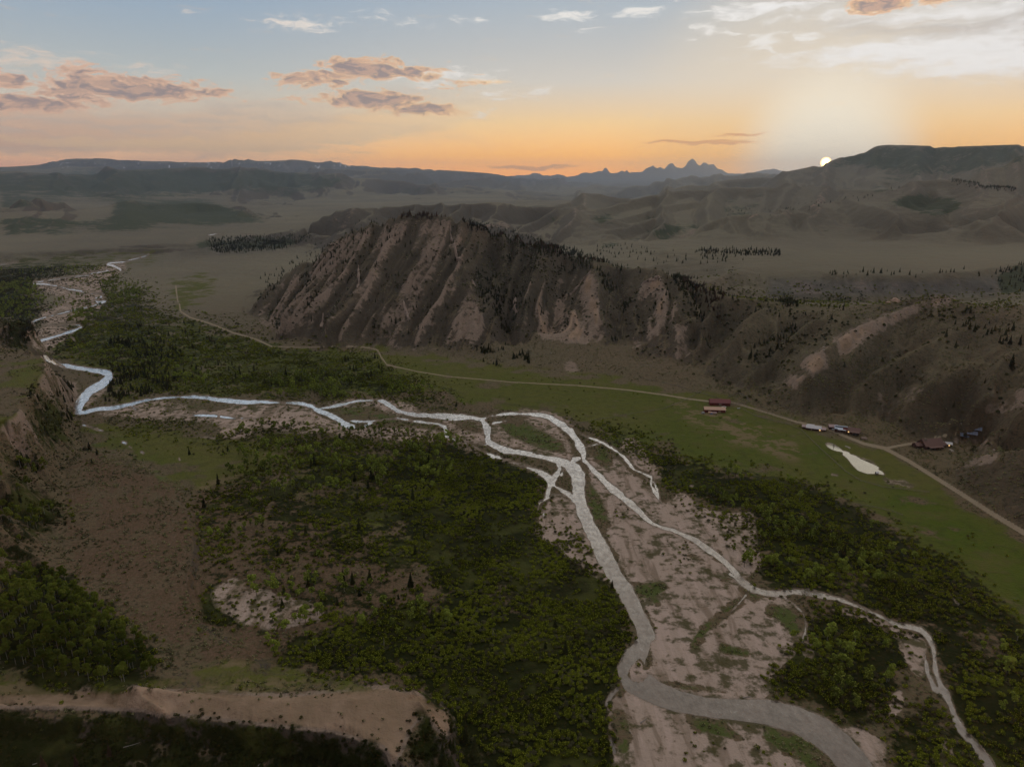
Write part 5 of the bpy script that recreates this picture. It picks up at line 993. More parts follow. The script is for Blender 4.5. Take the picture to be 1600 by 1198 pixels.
D_ASP = dmap([([(0, 900), (60, 892), (100, 902), (165, 950), (205, 1000), (245, 1045), (245, 1060), (180, 1068), (60, 1064), (50, 1045), (0, 1038)], 1.0), ([(0, 790), (60, 798), (100, 800), (60, 830), (0, 812)], .7), ([(15, 720), (75, 725), (78, 745), (40, 745)], .8), ([(0, 745), (40, 758), (50, 775), (0, 770)], .6), ([(0, 850), (40, 850), (30, 880), (0, 880)], .4), ([(198, 996), (250, 1006), (250, 1016), (200, 1010)], .8)], 2)
def scatter(dens, per_m2, r0, r1, seed, extra=None, smin=.75, smax=1.25, lim=10**9):
    g = np.random.default_rng(seed); A = 0.5 * (TH1 - TH0) * (r1 * r1 - r0 * r0); n = int(A * per_m2)
    r = np.sqrt(g.uniform(r0 * r0, r1 * r1, n)); t = g.uniform(TH0 + .02, TH1 - .02, n); X = r * np.sin(t); Y = r * np.cos(t); Z = height_at(X, Y)
    u, v = to_px(X, Y, Z); ok = (u > -40) & (u < 1640) & (v < 1270) & (v > 240)
    d = dens(X, Y, u, v, r) if callable(dens) else sample(dens, u, v)
    d = np.where(sample(np.minimum(wsdf, psdf), u, v) < 1.2, 0, d) * np.where(sample(rsdf, u, v) < 1.0, 0, 1)
    ok &= g.random(n) < d; X, Y, Z, u, v, r = (q[ok] for q in (X, Y, Z, u, v, r))
    # drop what the ground hides
    vis = np.ones(len(X), bool)
    for k in np.linspace(0.35, 0.985, 26):
        hz = height_at(np.where(k * r > RR[0], X * k, X), np.where(k * r > RR[0], Y * k, Y)); vis &= (hz < CAM_Z + (Z + 6 - CAM_Z) * k + 1.0) | (k * r <= RR[0])
    X, Y, Z, u, v, r = (q[vis] for q in (X, Y, Z, u, v, r)); s = g.uniform(smin, smax, len(X))
    return np.stack([X, Y, Z, s, g.uniform(0, 6.283, len(X)), u, v, r], 1)
def cat(*a): return np.concatenate(a)
def clumpy(m, sc, thr, k=3.0, seed=0):
    return lambda X, Y, u, v, r: np.clip(sample(m, u, v) * 1.3, 0, 1) * np.clip((fbm(X, Y, sc, 3, seed) - thr) * k + 0.5, 0, 1)
conifers = cat(scatter(clumpy(D_CON, 30, -.1, 4, 61), .05, 230, 1000, 1, smin=.4, smax=.85), scatter(clumpy(D_CON, 40, -.1, 4, 61), .045, 1000, 1700, 2, smin=.32, smax=.75), scatter(D_CON, .009, 1700, 4300, 3, smin=.5, smax=1.0))
red = cat(scatter(D_RED, .012, 225, 400, 4, smin=.5, smax=.75), scatter(D_RED, .04, 1000, 1700, 5, smin=.5, smax=.9))
cotton = cat(scatter(clumpy(D_COT, 25, -.05, 4, 62), .03, 300, 1000, 6, smin=.5, smax=1.1), scatter(clumpy(D_COT, 30, -.05, 4, 62), .014, 1000, 2600, 7, smin=.6, smax=1.1))
aspen = scatter(D_ASP, .045, 225, 800, 8, smin=.6, smax=1.05)
def wil(X, Y, u, v, r):
    d = sample(brush, u, v) * np.clip((fbm(X, Y, 45, 4, 71) + .30) * 3.4, .22, 1) * np.clip((fbm(X, Y, 9, 3, 72) + .40) * 3.0, 0, 1)
    return np.where(sample(D_ASP, u, v) > .3, d * .3, np.clip(d * 1.15, 0, 1))
def left_slope(u, v): return ((v > 1100) & (u < 640)) | ((u < 105) & (v < 880)) | ((u > 640) & (u < 712) & (v > 1110))
bush1 = scatter(wil, .38, 225, 1100, 9, smin=.38, smax=.98); bush2 = scatter(wil, .09, 1100, 2600, 10, smin=.9, smax=1.6)
def sparse(X, Y, u, v, r):      # lone bushes on bars, banks and meadows
    g_ = sample(grav, u, v); m_ = sample(mead, u, v)
    return np.clip((fbm(X, Y, 30, 3, 73) - .12) * 4, 0, 1) * np.clip(g_ * 1.0 + m_ * .10 + sample(lush, u, v) * .15 + sample(dirt, u, v) * .5 + sample(oldch, u, v) * 2, 0, 1)
def hillf(X, Y, u, v, r):
    e = 6.0; sl = np.hypot(height_at(X + e, Y) - height_at(X - e, Y), height_at(X, Y + e) - height_at(X, Y - e)) / (2 * e)
    return np.clip((sl - .22) * 4, 0, 1) * np.clip((fbm(X, Y, 50, 4, 76) + .12) * 3, 0.05, 1) * (1 - .6 * np.clip(sample(tan, u, v), 0, 1))
hillshrub = scatter(hillf, .016, 700, 1700, 12, smin=.8, smax=2.1)
bush3 = scatter(sparse, .022, 225, 1500, 11, smin=.3, smax=.85)
bush = cat(bush1, bush2, bush3); ls = left_slope(bush[:, 5], bush[:, 6]); dark = cat(bush[ls], hillshrub); bush = bush[~ls]
def sagef(X, Y, u, v, r):
    cover = np.maximum.reduce([sample(m, u, v) for m in (grav, mead, brush)]); t_ = sample(tan, u, v)
    return np.clip(1 - 2.2 * cover, 0, 1) * (1 - .9 * np.clip(t_, 0, 1)) * np.clip((fbm(X, Y, 14, 3, 74) + .22) * 2.2, .1, 1) * (1 - .6 * np.clip(sample(dirt, u, v), 0, 1))
sage = cat(scatter(sagef, .26, 215, 420, 13, smin=.7, smax=1.7), scatter(sagef, .12, 420, 900, 14, smin=1.0, smax=2.2), scatter(sagef, .035, 900, 1500, 15, smin=1.1, smax=2.2))
print("plants", len(conifers), len(red), len(cotton), len(aspen), len(bush), len(dark), len(sage), round(time.time() - T0, 1))

# notable single trees, surveyed one by one: (u, v of the foot, height in photo pixels, label)
def single(L, kind_h):
    out = []
    for u, v, hp, lab in L:
        p = hit(u, v); d = math.sqrt(p[0] ** 2 + p[1] ** 2 + (p[2] - CAM_Z) ** 2); out.append((p[0], p[1], p[2], hp / 1109 * d, u, v, d, lab))
    return out
SPRUCES = [(956, 921, 20, "lone dark spruce leaning over the main river bank beside the willow thicket"), (341, 757, 17, "dark round-headed spruce standing by the terrace corner above the dirt flat"), (319, 792, 18, "dark spruce at the brown terrace edge below the taller round-headed one"),
    (561, 827, 20, "tall narrow spruce alone in the middle of the green thicket"), (478, 836, 17, "thin dark spruce on the brown clearing left of the thicket"), (649, 867, 20, "slender spruce in front of the small thicket clearing"), (140, 703, 12, "small spruce on the sage terrace below the bluff"), (152, 710, 10, "second small spruce on the sage terrace below the bluff"), (144, 725, 10, "lowest of the three small spruces on the sage terrace"),
    (296, 710, 12, "small dark spruce by the puddled meadow"), (713, 635, 10, "dark spruce among cottonwoods on the far river bank"), (670, 725, 15, "pointed spruce in the row of cottonwoods below the braids"), (551, 912, 22, "dark spruce behind the young cottonwoods of the dirt flat"), (536, 906, 20, "narrow spruce left of the one behind the dirt flat"), (1397, 925, 14, "dark spruce above the small right-hand river arm"), (683, 740, 14, "pointed spruce right of the cottonwood row"),
    (1580, 575, 18, "tall spruce alone on the hillside above the lodge"), (1493, 543, 10, "round spruce on the sagebrush slope left of the tall hillside one"), (1319, 573, 10, "dark tree in the hollow of the bare spur"), (728, 1160, 34, "tall spruce at the foot of the mesa tip"), (742, 1185, 38, "taller spruce closest to the mesa tip and the willows"), (675, 975, 24, "dark spruce behind the round cottonwoods of the dry flat")]
spr1 = single(SPRUCES, 13)
COTS = [(586, 968, 24, "round-topped cottonwood above the dry clearing"), (642, 958, 24, "twin-crowned bright cottonwood right of the dry clearing"), (578, 945, 20, "bright green cottonwood at the head of the dry flat"), (600, 948, 22, "cottonwood beside the bright one at the head of the dry flat"), (700, 975, 26, "pale cottonwood standing alone in the thicket edge"), (622, 995, 20, "small fork-trunked cottonwood above the dark hollow"), (676, 1005, 18, "lowest cottonwood at the thicket edge above the mesa"),
    (430, 1025, 30, "leaning cottonwood with a pale bare trunk above the mesa"), (493, 1015, 18, "round young cottonwood over the dark grass strip"), (455, 925, 22, "young cottonwood at the top of the gravel clearing"), (617, 930, 14, "small bright cottonwood right of the pair on the flat"), (668, 748, 28, "tall cottonwood with a dark trunk in the middle grove"), (600, 748, 22, "tall narrow cottonwood of the middle grove"), (577, 728, 20, "cottonwood at the left end of the middle grove"), (1572, 1055, 34, "large round cottonwood at the right edge of the thicket")]
cot1 = single(COTS, 11)

# ---- build: the 300 that show largest of each kind as trees of their own, the rest as one mass
ZONES = [(60, 985, "in the aspen grove left of the mesa"), (40, 800, "in the grove under the bluff"), (50, 730, "in the hollows of the bluff"), (90, 650, "on the bluff above the river bend"), (25, 525, "on the knob beyond the bench"), (105, 615, "at the river bend under the cut bank"), (40, 460, "in the woods left of the far braids"), (120, 480, "on the gravel of the far braids"), (190, 460, "in the woods right of the far braids"),
    (250, 550, "on the plain inside the far river bend"), (330, 530, "beside the track across the plain"), (250, 610, "along the upper bank of the river"), (400, 600, "on the green plain under the mountain"), (500, 610, "in the grove on the upper river bank"), (680, 620, "on the bank above the braided river"), (780, 560, "in the dark clump at the mountain foot"), (640, 345, "on the mountain top"), (800, 372, "on the mountain crest"), (900, 405, "on the lower mountain crest"), (780, 480, "in the dark ravine below the mountain top"), (560, 450, "on the striped mountain face"), (670, 450, "on the middle of the mountain face"),
    (840, 460, "on the rocky mountain knob"), (965, 475, "in the second ravine of the mountain"), (1030, 460, "on the third mountain spur"), (1095, 470, "in the forested ravine of the ridge"), (1110, 530, "at the bottom of the forested ravine"), (1210, 540, "in the gully right of the mountain"), (1230, 475, "on the saddle behind the gully"), (1530, 510, "on the far right hill"), (1500, 580, "on the slope above the lodge"), (1150, 395, "in the row on the far terrace"), (1400, 430, "on the rim of the far scarp"), (1600, 430, "on the wooded scarp at the right"), (1540, 285, "in the row on the distant right hill"), (400, 380, "on the low hill of the far plain"),
    (400, 680, "below the gravel braids"), (250, 690, "in the puddled meadow"), (430, 720, "on the brown patch under the braids"), (560, 720, "in the middle grove"), (680, 700, "by the river elbow"), (420, 800, "on the dry flat behind the terrace"), (320, 840, "along the terrace edge"), (380, 900, "around the bare clearing"), (480, 960, "in front of the bare clearing"), (600, 960, "in the trees of the dry flat"), (440, 1030, "above the sage mesa"), (700, 800, "in the middle of the great thicket"), (850, 850, "in the thicket by the main channel"), (800, 1000, "in the thick brush left of the river"), (850, 1140, "in the lowest brush left of the river"),
    (130, 1150, "on the dark slope below the mesa"), (450, 1180, "on the shadowed slope under the mesa rim"), (690, 1150, "at the tip of the mesa"), (900, 670, "on the bank outside the upper river curve"), (830, 680, "on the island between the upper channels"), (1000, 780, "on the gravel between the two channels"), (960, 900, "beside the main channel"), (1080, 900, "on the wide gravel bars"), (1160, 1000, "on the lower gravel bars"), (1100, 1160, "on the gravel below the river elbow"), (1050, 720, "in the thicket below the pasture"), (1130, 760, "in the poplars above the gravel"), (1220, 840, "in the poplar belt"), (1330, 880, "in the right half of the poplar belt"), (1180, 870, "on the gravel by the poplars"), (1400, 860, "in the brush right of the poplars"), (1300, 1050, "on the willow island"), (1430, 1130, "between the two lower channels"), (1550, 1050, "in the brush right of the side channel"), (1500, 920, "in the brush below the meadow"), (1480, 830, "on the wet meadow"), (1300, 750, "on the pasture below the pond"), (1450, 690, "beside the lodge"), (1550, 760, "on the knoll by the road"), (850, 610, "on the meadow under the mountain"), (1050, 640, "on the pasture near the barns"), (1200, 640, "along the road past the barns"), (980, 400, "in the valley behind the ridge"), (1300, 330, "on the distant bare hills"), (1350, 620, "on the spurs behind the cabins")]
ZA = np.array([(z[0], z[1]) for z in ZONES], float)
def zone(u, v):
    d = np.hypot(ZA[:, 0] - u, (ZA[:, 1] - v) * 1.6); return ZONES[int(d.argmin())][2]
NOUN = dict(spruce_tree=("dark spruce", "tree", "spruces"), browned_spruce_tree=("rusty brown dying spruce", "tree", "browned spruces"), cottonwood_tree=("light green cottonwood", "tree", "cottonwoods"), aspen_tree=("leafy pale-stemmed aspen", "tree", "aspens"), willow_bush=("olive green willow bush", "bush", "willow bushes"), dark_shrub=("dark green shrub", "shrub", "dark shrubs"))
def link(o, parent=None):
    scene.collection.objects.link(o)
    if parent is not None: o.parent = parent
    return o
def put_tree(kind, vi, X, Y, Z, s, rot, d, u, v, label=None):
    P = KINDS[kind][vi % len(KINDS[kind])]; hp = P['h'] * s / d * 1109
    n1, cat_, pl = NOUN[kind]
    if hp > 13 and not kind.endswith('bush') and kind != 'dark_shrub':
        o = bpy.data.objects.new(kind, None); link(o)
        for pn, me in P['parts']: link(bpy.data.objects.new(pn, me), o)
    else: o = link(bpy.data.objects.new(kind, P['full']))
    o.location = (X, Y, Z - 0.1); o.scale = (s, s, s * (1 + 0.12 * math.sin(rot * 5))); o.rotation_euler = (0, 0, rot)
    if label is None:
        zn = zone(u, v); size = "" if kind.endswith("shrub") else ("tall " if s > 1.02 else ("small " if s < .78 else ""))
        label = size + n1 + " " + zn; o["group"] = size + pl + " " + zn
    o["label"] = label; o["category"] = cat_
    return o
def gn_mass(name, pts, kinds, label):
    me = bpy.data.meshes.new(name); n = len(pts); me.vertices.add(n); me.vertices.foreach_set("co", np.stack([pts[:, 0], pts[:, 1], pts[:, 2] - .1], 1).astype(np.float32).ravel())
    def fa(nm, arr, t='FLOAT'):
        a = me.attributes.new(nm, t, 'POINT'); a.data.foreach_set("value", arr)
    fa("size", pts[:, 3].astype(np.float32)); fa("turn", pts[:, 4].astype(np.float32)); fa("kind_of", (np.arange(n) * 7919 % len(kinds)).astype(np.int32), 'INT')
    o = link(bpy.data.objects.new(name, me)); o["kind"] = "stuff"; o["label"] = label
    ng = bpy.data.node_groups.new(name, 'GeometryNodeTree'); ng.interface.new_socket('Geometry', in_out='INPUT', socket_type='NodeSocketGeometry'); ng.interface.new_socket('Geometry', in_out='OUTPUT', socket_type='NodeSocketGeometry')
    N = ng.nodes; L = ng.links; gi = N.new('NodeGroupInput'); go = N.new('NodeGroupOutput'); ip = N.new('GeometryNodeInstanceOnPoints'); j = N.new('GeometryNodeJoinGeometry')
    for k in kinds:
        oi = N.new('GeometryNodeObjectInfo'); oi.inputs['Object'].default_value = k; oi.inputs['As Instance'].default_value = True; oi.transform_space = 'ORIGINAL'; L.new(oi.outputs['Geometry'], j.inputs[0])
    def na(nm, t='FLOAT'):
        a = N.new('GeometryNodeInputNamedAttribute'); a.data_type = t; a.inputs['Name'].default_value = nm; return a.outputs[0]
    L.new(gi.outputs[0], ip.inputs['Points']); L.new(j.outputs[0], ip.inputs['Instance']); ip.inputs['Pick Instance'].default_value = True; L.new(na("kind_of", 'INT'), ip.inputs['Instance Index'])
    cx = N.new('ShaderNodeCombineXYZ'); L.new(na("turn"), cx.inputs[2]); L.new(cx.outputs[0], ip.inputs['Rotation']); L.new(na("size"), ip.inputs['Scale']); L.new(ip.outputs[0], go.inputs[0])
    md = o.modifiers.new(name, 'NODES'); md.node_group = ng; return o
def build_kind(kind, pts, keep, mass_name, mass_label, singles=()):
    K = KINDS[kind]
    app = pts[:, 3] / np.hypot(pts[:, 7], CAM_Z - pts[:, 2]); order = np.argsort(-app); inside = (pts[order, 5] > 0) & (pts[order, 5] < 1600) & (pts[order, 6] < 1198)
    order = np.concatenate([order[inside], order[~inside]]); near = order[:keep]; rest = order[keep:]
    protos = {}
    for X, Y, Z, hm, u, v, d, lab in singles:
        vi = int(abs(u * 7 + v)) % len(K); put_tree(kind, vi, X, Y, Z, hm / K[vi]['h'], u, d, u, v, lab)
    for q, i in enumerate(near):
        X, Y, Z, s, rot, u, v, r = pts[i]; d = math.hypot(r, CAM_Z - Z)
        put_tree(kind, q, X, Y, Z, s, rot, d, u, v)
    if len(rest) > 5:      # the mass repeats standing plants of the same kind; one plain one of each shape is picked
        objs = []
        for vi in range(len(K)):
            i = rest[vi]; X, Y, Z, s, rot, u, v, r = pts[i]; o = link(bpy.data.objects.new(kind, K[vi]['full'])); o.location = (X, Y, Z - .1); o.scale = (s, s, s); o.rotation_euler = (0, 0, rot)
            zn = zone(u, v); o["label"] = NOUN[kind][0] + " " + zn; o["category"] = NOUN[kind][1]; o["group"] = NOUN[kind][2] + " " + zn; objs.append(o)
        gn_mass(mass_name, pts[rest[len(K):]], objs, mass_label)
build_kind('spruce_tree', conifers, 260, "conifer_forest", "dark spruce woods on the mountain ravines, ridges and plain", spr1)
build_kind('browned_spruce_tree', red, 120, "browned_forest", "reddish brown dying spruces along the mountain crest")
build_kind('cottonwood_tree', cotton, 270, "cottonwood_woods", "light green cottonwood woods along the river", cot1)
build_kind('aspen_tree', aspen, 280, "aspen_woods", "aspen groves under the bluff at the left")
build_kind('willow_bush', bush, 280, "willow_thicket", "dense low willow thicket covering the flood plain")
build_kind('dark_shrub', dark, 150, "shrub_cover", "dark low shrubs covering the shaded slopes of the mesa and bluff")
sb = [link(bpy.data.objects.new("sagebrush", K['full'])) for K in KINDS['sagebrush']]
for k, o in enumerate(sb):
    i = 500 * k; o.location = (sage[i, 0], sage[i, 1], sage[i, 2] - .05); o["label"] = "grey-green sagebrush clump " + zone(sage[i, 5], sage[i, 6]); o["category"] = "bush"
gn_mass("sagebrush_cover", sage, sb, "grey-green sagebrush scattered over terraces, mesa and slopes")
print("planted", round(time.time() - T0, 1), len(bpy.data.objects))
# ================================================================ the ranch
R_RED = simple_mat("red_metal_roof", (0.26, 0.085, 0.085), 0.5, var=.12, scale=.4); R_TAN = simple_mat("sunlit_tan_roof", (0.72, 0.46, 0.33), 0.5, var=.08, scale=.4); W_RED = simple_mat("red_boards", (0.16, 0.035, 0.030), 0.8, var=.25, scale=1.5)  # R_TAN is pale tan metal by its own colour
R_WHITE = simple_mat("pale_metal_roof", (0.78, 0.74, 0.74), 0.4, var=.05, scale=.4); R_PINK = simple_mat("pinkish_metal_roof", (0.55, 0.40, 0.38), 0.5, var=.1, scale=.5); R_BROWN = simple_mat("brown_shingles", (0.21, 0.125, 0.105), 0.85, var=.2, scale=1.5); R_BLUE = simple_mat("blue_white_roof", (0.66, 0.72, 0.82), 0.35, var=.05)
W_LOG = simple_mat("dark_logs", (0.085, 0.038, 0.028), 0.85, var=.3, scale=2); W_STONE = simple_mat("chimney_stone", (0.30, 0.22, 0.18), 0.9, var=.3, scale=2); GLASS = simple_mat("window_glass", (0.03, 0.035, 0.045), 0.1); LIT = simple_mat("lit_window", (0.9, 0.6, 0.25), 0.5, emit=((1.0, 0.62, 0.25), 1.2))
PANEL = simple_mat("solar_cells", (0.16, 0.19, 0.27), 0.25, var=.1, scale=1); METAL = simple_mat("grey_metal", (0.35, 0.35, 0.36), 0.5); WHITEP = simple_mat("white_paint", (0.75, 0.75, 0.74), 0.4); DARKP = simple_mat("dark_paint", (0.05, 0.055, 0.06), 0.35); RUBBER = simple_mat("tyre_rubber", (0.02, 0.02, 0.02), 0.8)
WOOD = simple_mat("weathered_wood", (0.27, 0.23, 0.19), 0.9, var=.25, scale=2); ROCKM = simple_mat("pale_rock", (0.48, 0.41, 0.35), 0.95, var=.3, scale=.6); DOORM = simple_mat("door_boards", (0.30, 0.20, 0.15), 0.8, var=.1); BLUET = simple_mat("blue_tarp", (0.18, 0.24, 0.42), 0.5)
def top(name, label, cat_, u, v, rz, group=None, at=None):
    o = link(bpy.data.objects.new(name, None)); p = hit(u, v) if at is None else at; o.location = p; o.rotation_euler = (0, 0, rz)
    o["label"] = label; o["category"] = cat_
    if group: o["group"] = group
    return o
def part(name, mb, mats, parent, label=None):
    o = link(bpy.data.objects.new(name, mb.mesh(name, mats)), parent)
    if label: o["label"] = label
    return o
def gable(L, W, h, rise, over=0.6, t=0.18, cx=0, cy=0, z0=0, split=1.0):
    """roof of two slopes, ridge along x"""
    mb = MB(); x0, x1 = cx - L / 2 - over, cx + L / 2 + over; hw = W / 2 + over; dz = rise / (W / 2) * over
    for s in (-1, 1):
        a = (0, z0 + h + rise); e = (s * hw, z0 + h - dz)
        V = [(x0, cy + a[0], a[1]), (x1, cy + a[0], a[1]), (x1, cy + e[0], e[1]), (x0, cy + e[0], e[1])]; V += [(x, y, z + t) for x, y, z in V]
        F = [(0, 1, 2, 3), (7, 6, 5, 4), (0, 4, 5, 1), (1, 5, 6, 2), (2, 6, 7, 3), (3, 7, 4, 0)]; mb.poly(V, F if s > 0 else [f[::-1] for f in F])
    return mb
def walls(L, W, h, rise, cx=0, cy=0, z0=0):
    mb = MB(); x0, x1, y0, y1 = cx - L / 2, cx + L / 2, cy - W / 2, cy + W / 2
    V = [(x0, y0, -1.5), (x1, y0, -1.5), (x1, y1, -1.5), (x0, y1, -1.5), (x0, y0, z0 + h), (x1, y0, z0 + h), (x1, y1, z0 + h), (x0, y1, z0 + h), (x0, cy, z0 + h + rise), (x1, cy, z0 + h + rise)]
    mb.poly(V, [(0, 1, 5, 4), (1, 2, 6, 9, 5), (2, 3, 7, 6), (3, 0, 4, 8, 7)]); return mb
def opening(par, name, mat, x, y, z, w, h, face):      # face: 'y-' etc.
    mb = MB()
    if face[0] == 'y': s = -1 if face[1] == '-' else 1; mb.box((x, y + s * .04, z), (w, .12, h))
    else: s = -1 if face[1] == '-' else 1; mb.box((x + s * .04, y, z), (.12, w, h))
    return part(name, mb, [mat], par)
def ribs(par, L, W, h, rise, mat, n, over=.6):
    mb = MB()
    for s in (-1, 1):
        for k in range(n):
            x = -L / 2 - over + (L + 2 * over) * (k + .5) / n; hw = W / 2 + over; V0 = np.array([x, 0, h + rise + .2]); V1 = np.array([x, s * hw, h - rise / (W / 2) * over + .2]); d = np.array([.07, 0, 0]); u_ = np.array([0, 0, .09])
            V = [V0 - d, V0 + d, V1 + d, V1 - d, V0 - d + u_, V0 + d + u_, V1 + d + u_, V1 - d + u_]; mb.poly(V, [(4, 5, 6, 7), (0, 4, 7, 3), (1, 2, 6, 5), (2, 3, 7, 6)])
    o = part("roof_rib", mb, [mat], par); o["kind"] = "stuff"; return o
def barn(u, v, rz, L, W, h, rise, roofm, label, doors):
    t = top("barn", label, "barn", u, v, rz); part("wall", walls(L, W, h, rise), [W_RED], t); r = part("roof", gable(L, W, h, rise), [roofm], t); ribs(r, L, W, h, rise, roofm, 14)
    for (x, w) in doors: opening(t, "door", DOORM, x, -W / 2, 1.4, w, 2.8, 'y-')
    opening(t, "door", DOORM, L / 2, 0, 1.7, 3.2, 3.4, 'x+')
    for x in (-L * .38, -L * .1, L * .18): opening(t, "window", GLASS, x, -W / 2, 2.2, 1.1, .9, 'y-')
    return t
RZ = -0.10
barn(1124, 632, RZ, 23, 9, 3.6, 3.2, R_RED, "long dark red barn with dull red roof, farther of the two barns", [(0, 3)])
barn(1116, 643, RZ, 23, 8, 3.6, 2.2, R_TAN, "red barn with pale tan metal roof, nearer of the two barns", [(-6, 3), (5, 3)])
def vehicle(u, v, rz, body, label, kind="parked_truck", L=5.4, pick=True):
    t = top(kind, label, "truck" if pick else "car", u, v, rz); mb = MB(); mb.box((0, 0, .75), (L, 1.9, .55)); mb.box((L * .38, 0, 1.05), (L * .22, 1.8, .2))
    if pick: mb.box((-L * .28, .9, 1.15), (L * .4, .1, .3)); mb.box((-L * .28, -.9, 1.15), (L * .4, .1, .3)); mb.box((-L * .48, 0, 1.15), (.1, 1.8, .3))
    part("body", mb, [body], t); cb = MB(); w0 = L * (.30 if pick else .52); V = []
    for z, k in ((1.02, 1), (1.75, .74)):
        for x, y in ((-1, -1), (1, -1), (1, 1), (-1, 1)): V.append((.2 + x * w0 / 2 * k, y * .86 * (.9 if z > 1.5 else 1), z))
    cb.poly(V, [(4, 5, 6, 7), (0, 1, 5, 4), (1, 2, 6, 5), (2, 3, 7, 6), (3, 0, 4, 7)]); part("cab", cb, [body], t)
    gl = MB(); gl.box((.2, 0, 1.42), (w0 * .90, 1.78, .42)); part("window", gl, [GLASS], t)
    for x in (-L * .32, L * .32):
        for y in (-.86, .86):
            wb = MB(); V = [(x + .38 * math.cos(a), y + dy, .38 + .38 * math.sin(a)) for dy in (-.12, .12) for a in np.linspace(0, 2 * math.pi, 10, endpoint=False)]
            wb.poly(V, [(k, (k + 1) % 10, 10 + (k + 1) % 10, 10 + k) for k in range(10)] + [tuple(range(10))[::-1], tuple(range(10, 20))]); part("wheel", wb, [RUBBER], t)
    return t
vehicle(1129.5, 639, .6, WHITEP, "white pickup truck beside the corner of the tan-roofed barn"); vehicle(1132.5, 642.5, 1.2, WHITEP, "white car parked nearest the road, right of the tan-roofed barn", "parked_car", 4.6, False); vehicle(1131, 636.8, .2, WHITEP, "white pickup truck between the two barns, farther one")
vehicle(1304, 672, -.35, WHITEP, "white pickup truck by the cabins above the pond"); vehicle(1311, 674, -.35, DARKP, "dark car parked below the blue-white roofed cabin", "parked_car", 4.6, False); vehicle(1336, 680, -.4, DARKP, "dark car parked below the brown roofed cabin", "parked_car", 4.6, False)
def trailer(u, v, rz, body, L, label):
    t = top("stock_trailer", label, "trailer", u, v, rz); mb = MB(); mb.box((0, 0, 1.2), (L, 2.1, 1.5)); part("body", mb, [body], t); m2 = MB(); m2.box((L / 2 + .6, 0, .55), (1.4, .15, .12)); part("hitch", m2, [METAL], t)
    for y in (-1.1, 1.1): m3 = MB(); m3.box((0, y, .3), (.8, .2, .6)); part("wheel", m3, [RUBBER], t)
trailer(1109.5, 646, RZ, R_TAN, 4, "tan trailer in the yard below the nearer barn, leftmost"); trailer(1115.5, 646.6, RZ, R_PINK, 6, "pinkish flat trailer in the yard below the nearer barn"); trailer(1098.5, 646.3, .3, METAL, 3, "small grey cart alone at the left of the barn yard")
tp = top("tarp_pile", "blue tarp covered pile between the trailers in the barn yard", "pile", 1111.5, 646.9, 0); mb = MB(); mb.box((0, 0, .5), (2.2, 1.6, 1.0)); mb.box((.2, .1, 1.1), (1.4, 1.0, .5), .4); part("tarp", mb, [BLUET], tp)
tk = top("water_trough", "small white trough on the grass right of the barns", "trough", 1154, 638.5, 0.2); mb = MB(); mb.box((0, 0, .35), (3, 1.2, .1)); mb.box((0, .6, .6), (3, .1, .6)); mb.box((0, -.6, .6), (3, .1, .6)); mb.box((1.5, 0, .6), (.1, 1.2, .6)); mb.box((-1.5, 0, .6), (.1, 1.2, .6)); part("basin", mb, [WHITEP], tk)
def cabin(u, v, rz, L, W, h, rise, roofm, wallm, label, name="cabin", wings=(), chimney=None, windows=(), lit=(), porch=None, stripe=False, sc=1.0):
    t = top(name, label, "house" if name != "cabin" else "cabin", u, v, rz); part("wall", walls(L, W, h, rise), [wallm], t); r = part("roof", gable(L, W, h, rise), [roofm], t)
    if 'metal' in roofm.name or 'roof' in roofm.name: ribs(r, L, W, h, rise, roofm, 12)
    for (cx, cy, l, w, hh, rr, m2) in wings:
        part("wall", walls(l, w, hh, rr, cx, cy), [wallm], t); part("roof", gable(l, w, hh, rr, .5, .18, cx, cy), [m2], t)
    if chimney: cx, cy, cw, ch = chimney; mb = MB(); mb.box((cx, cy, ch / 2), (cw, cw, ch)); mb.box((cx, cy, ch + .1), (cw + .3, cw + .3, .25)); part("chimney", mb, [W_STONE], t)
    for x in windows: opening(t, "window", GLASS, x, -W / 2, h * .55, 1.3, 1.1, 'y-')
    for x in lit: opening(t, "window", LIT, x, -W / 2, h * .5, 1.2, 1.1, 'y-')
    opening(t, "door", DOORM, windows[0] + 2 if windows else 0, -W / 2, 1.05, 1, 2.1, 'y-')
    if stripe: mb = MB(); V = [(-L / 2, -.9, h + rise - .9 * rise / (W / 2) + .25), (L / 2, -.9, h + rise - .9 * rise / (W / 2) + .25), (L / 2, -2.3, h + rise - 2.3 * rise / (W / 2) + .25), (-L / 2, -2.3, h + rise - 2.3 * rise / (W / 2) + .25)]; V += [(x, y, z + .08) for x, y, z in V]; mb.poly(V, [(4, 5, 6, 7), (0, 1, 2, 3), (0, 4, 5, 1), (2, 6, 7, 3)]); part("solar_panel", mb, [DARKP], t)
    if porch:
        cx, cy, l, w, hh, m2 = porch; mb = MB(); V = [(cx - l / 2, cy + w / 2, hh + .6), (cx + l / 2, cy + w / 2, hh + .6), (cx + l / 2, cy - w / 2, hh), (cx - l / 2, cy - w / 2, hh)]; V += [(x, y, z + .15) for x, y, z in V]; mb.poly(V, [(4, 5, 6, 7), (3, 2, 1, 0), (0, 1, 5, 4), (1, 2, 6, 5), (2, 3, 7, 6), (3, 0, 4, 7)]); part("porch_roof", mb, [m2], t)
        for k in range(4): mb = MB(); mb.box((cx - l / 2 + .3 + (l - .6) * k / 3, cy - w / 2 + .2, hh / 2 - .5), (.2, .2, hh + 1)); part("post", mb, [WOOD], t)
    return t
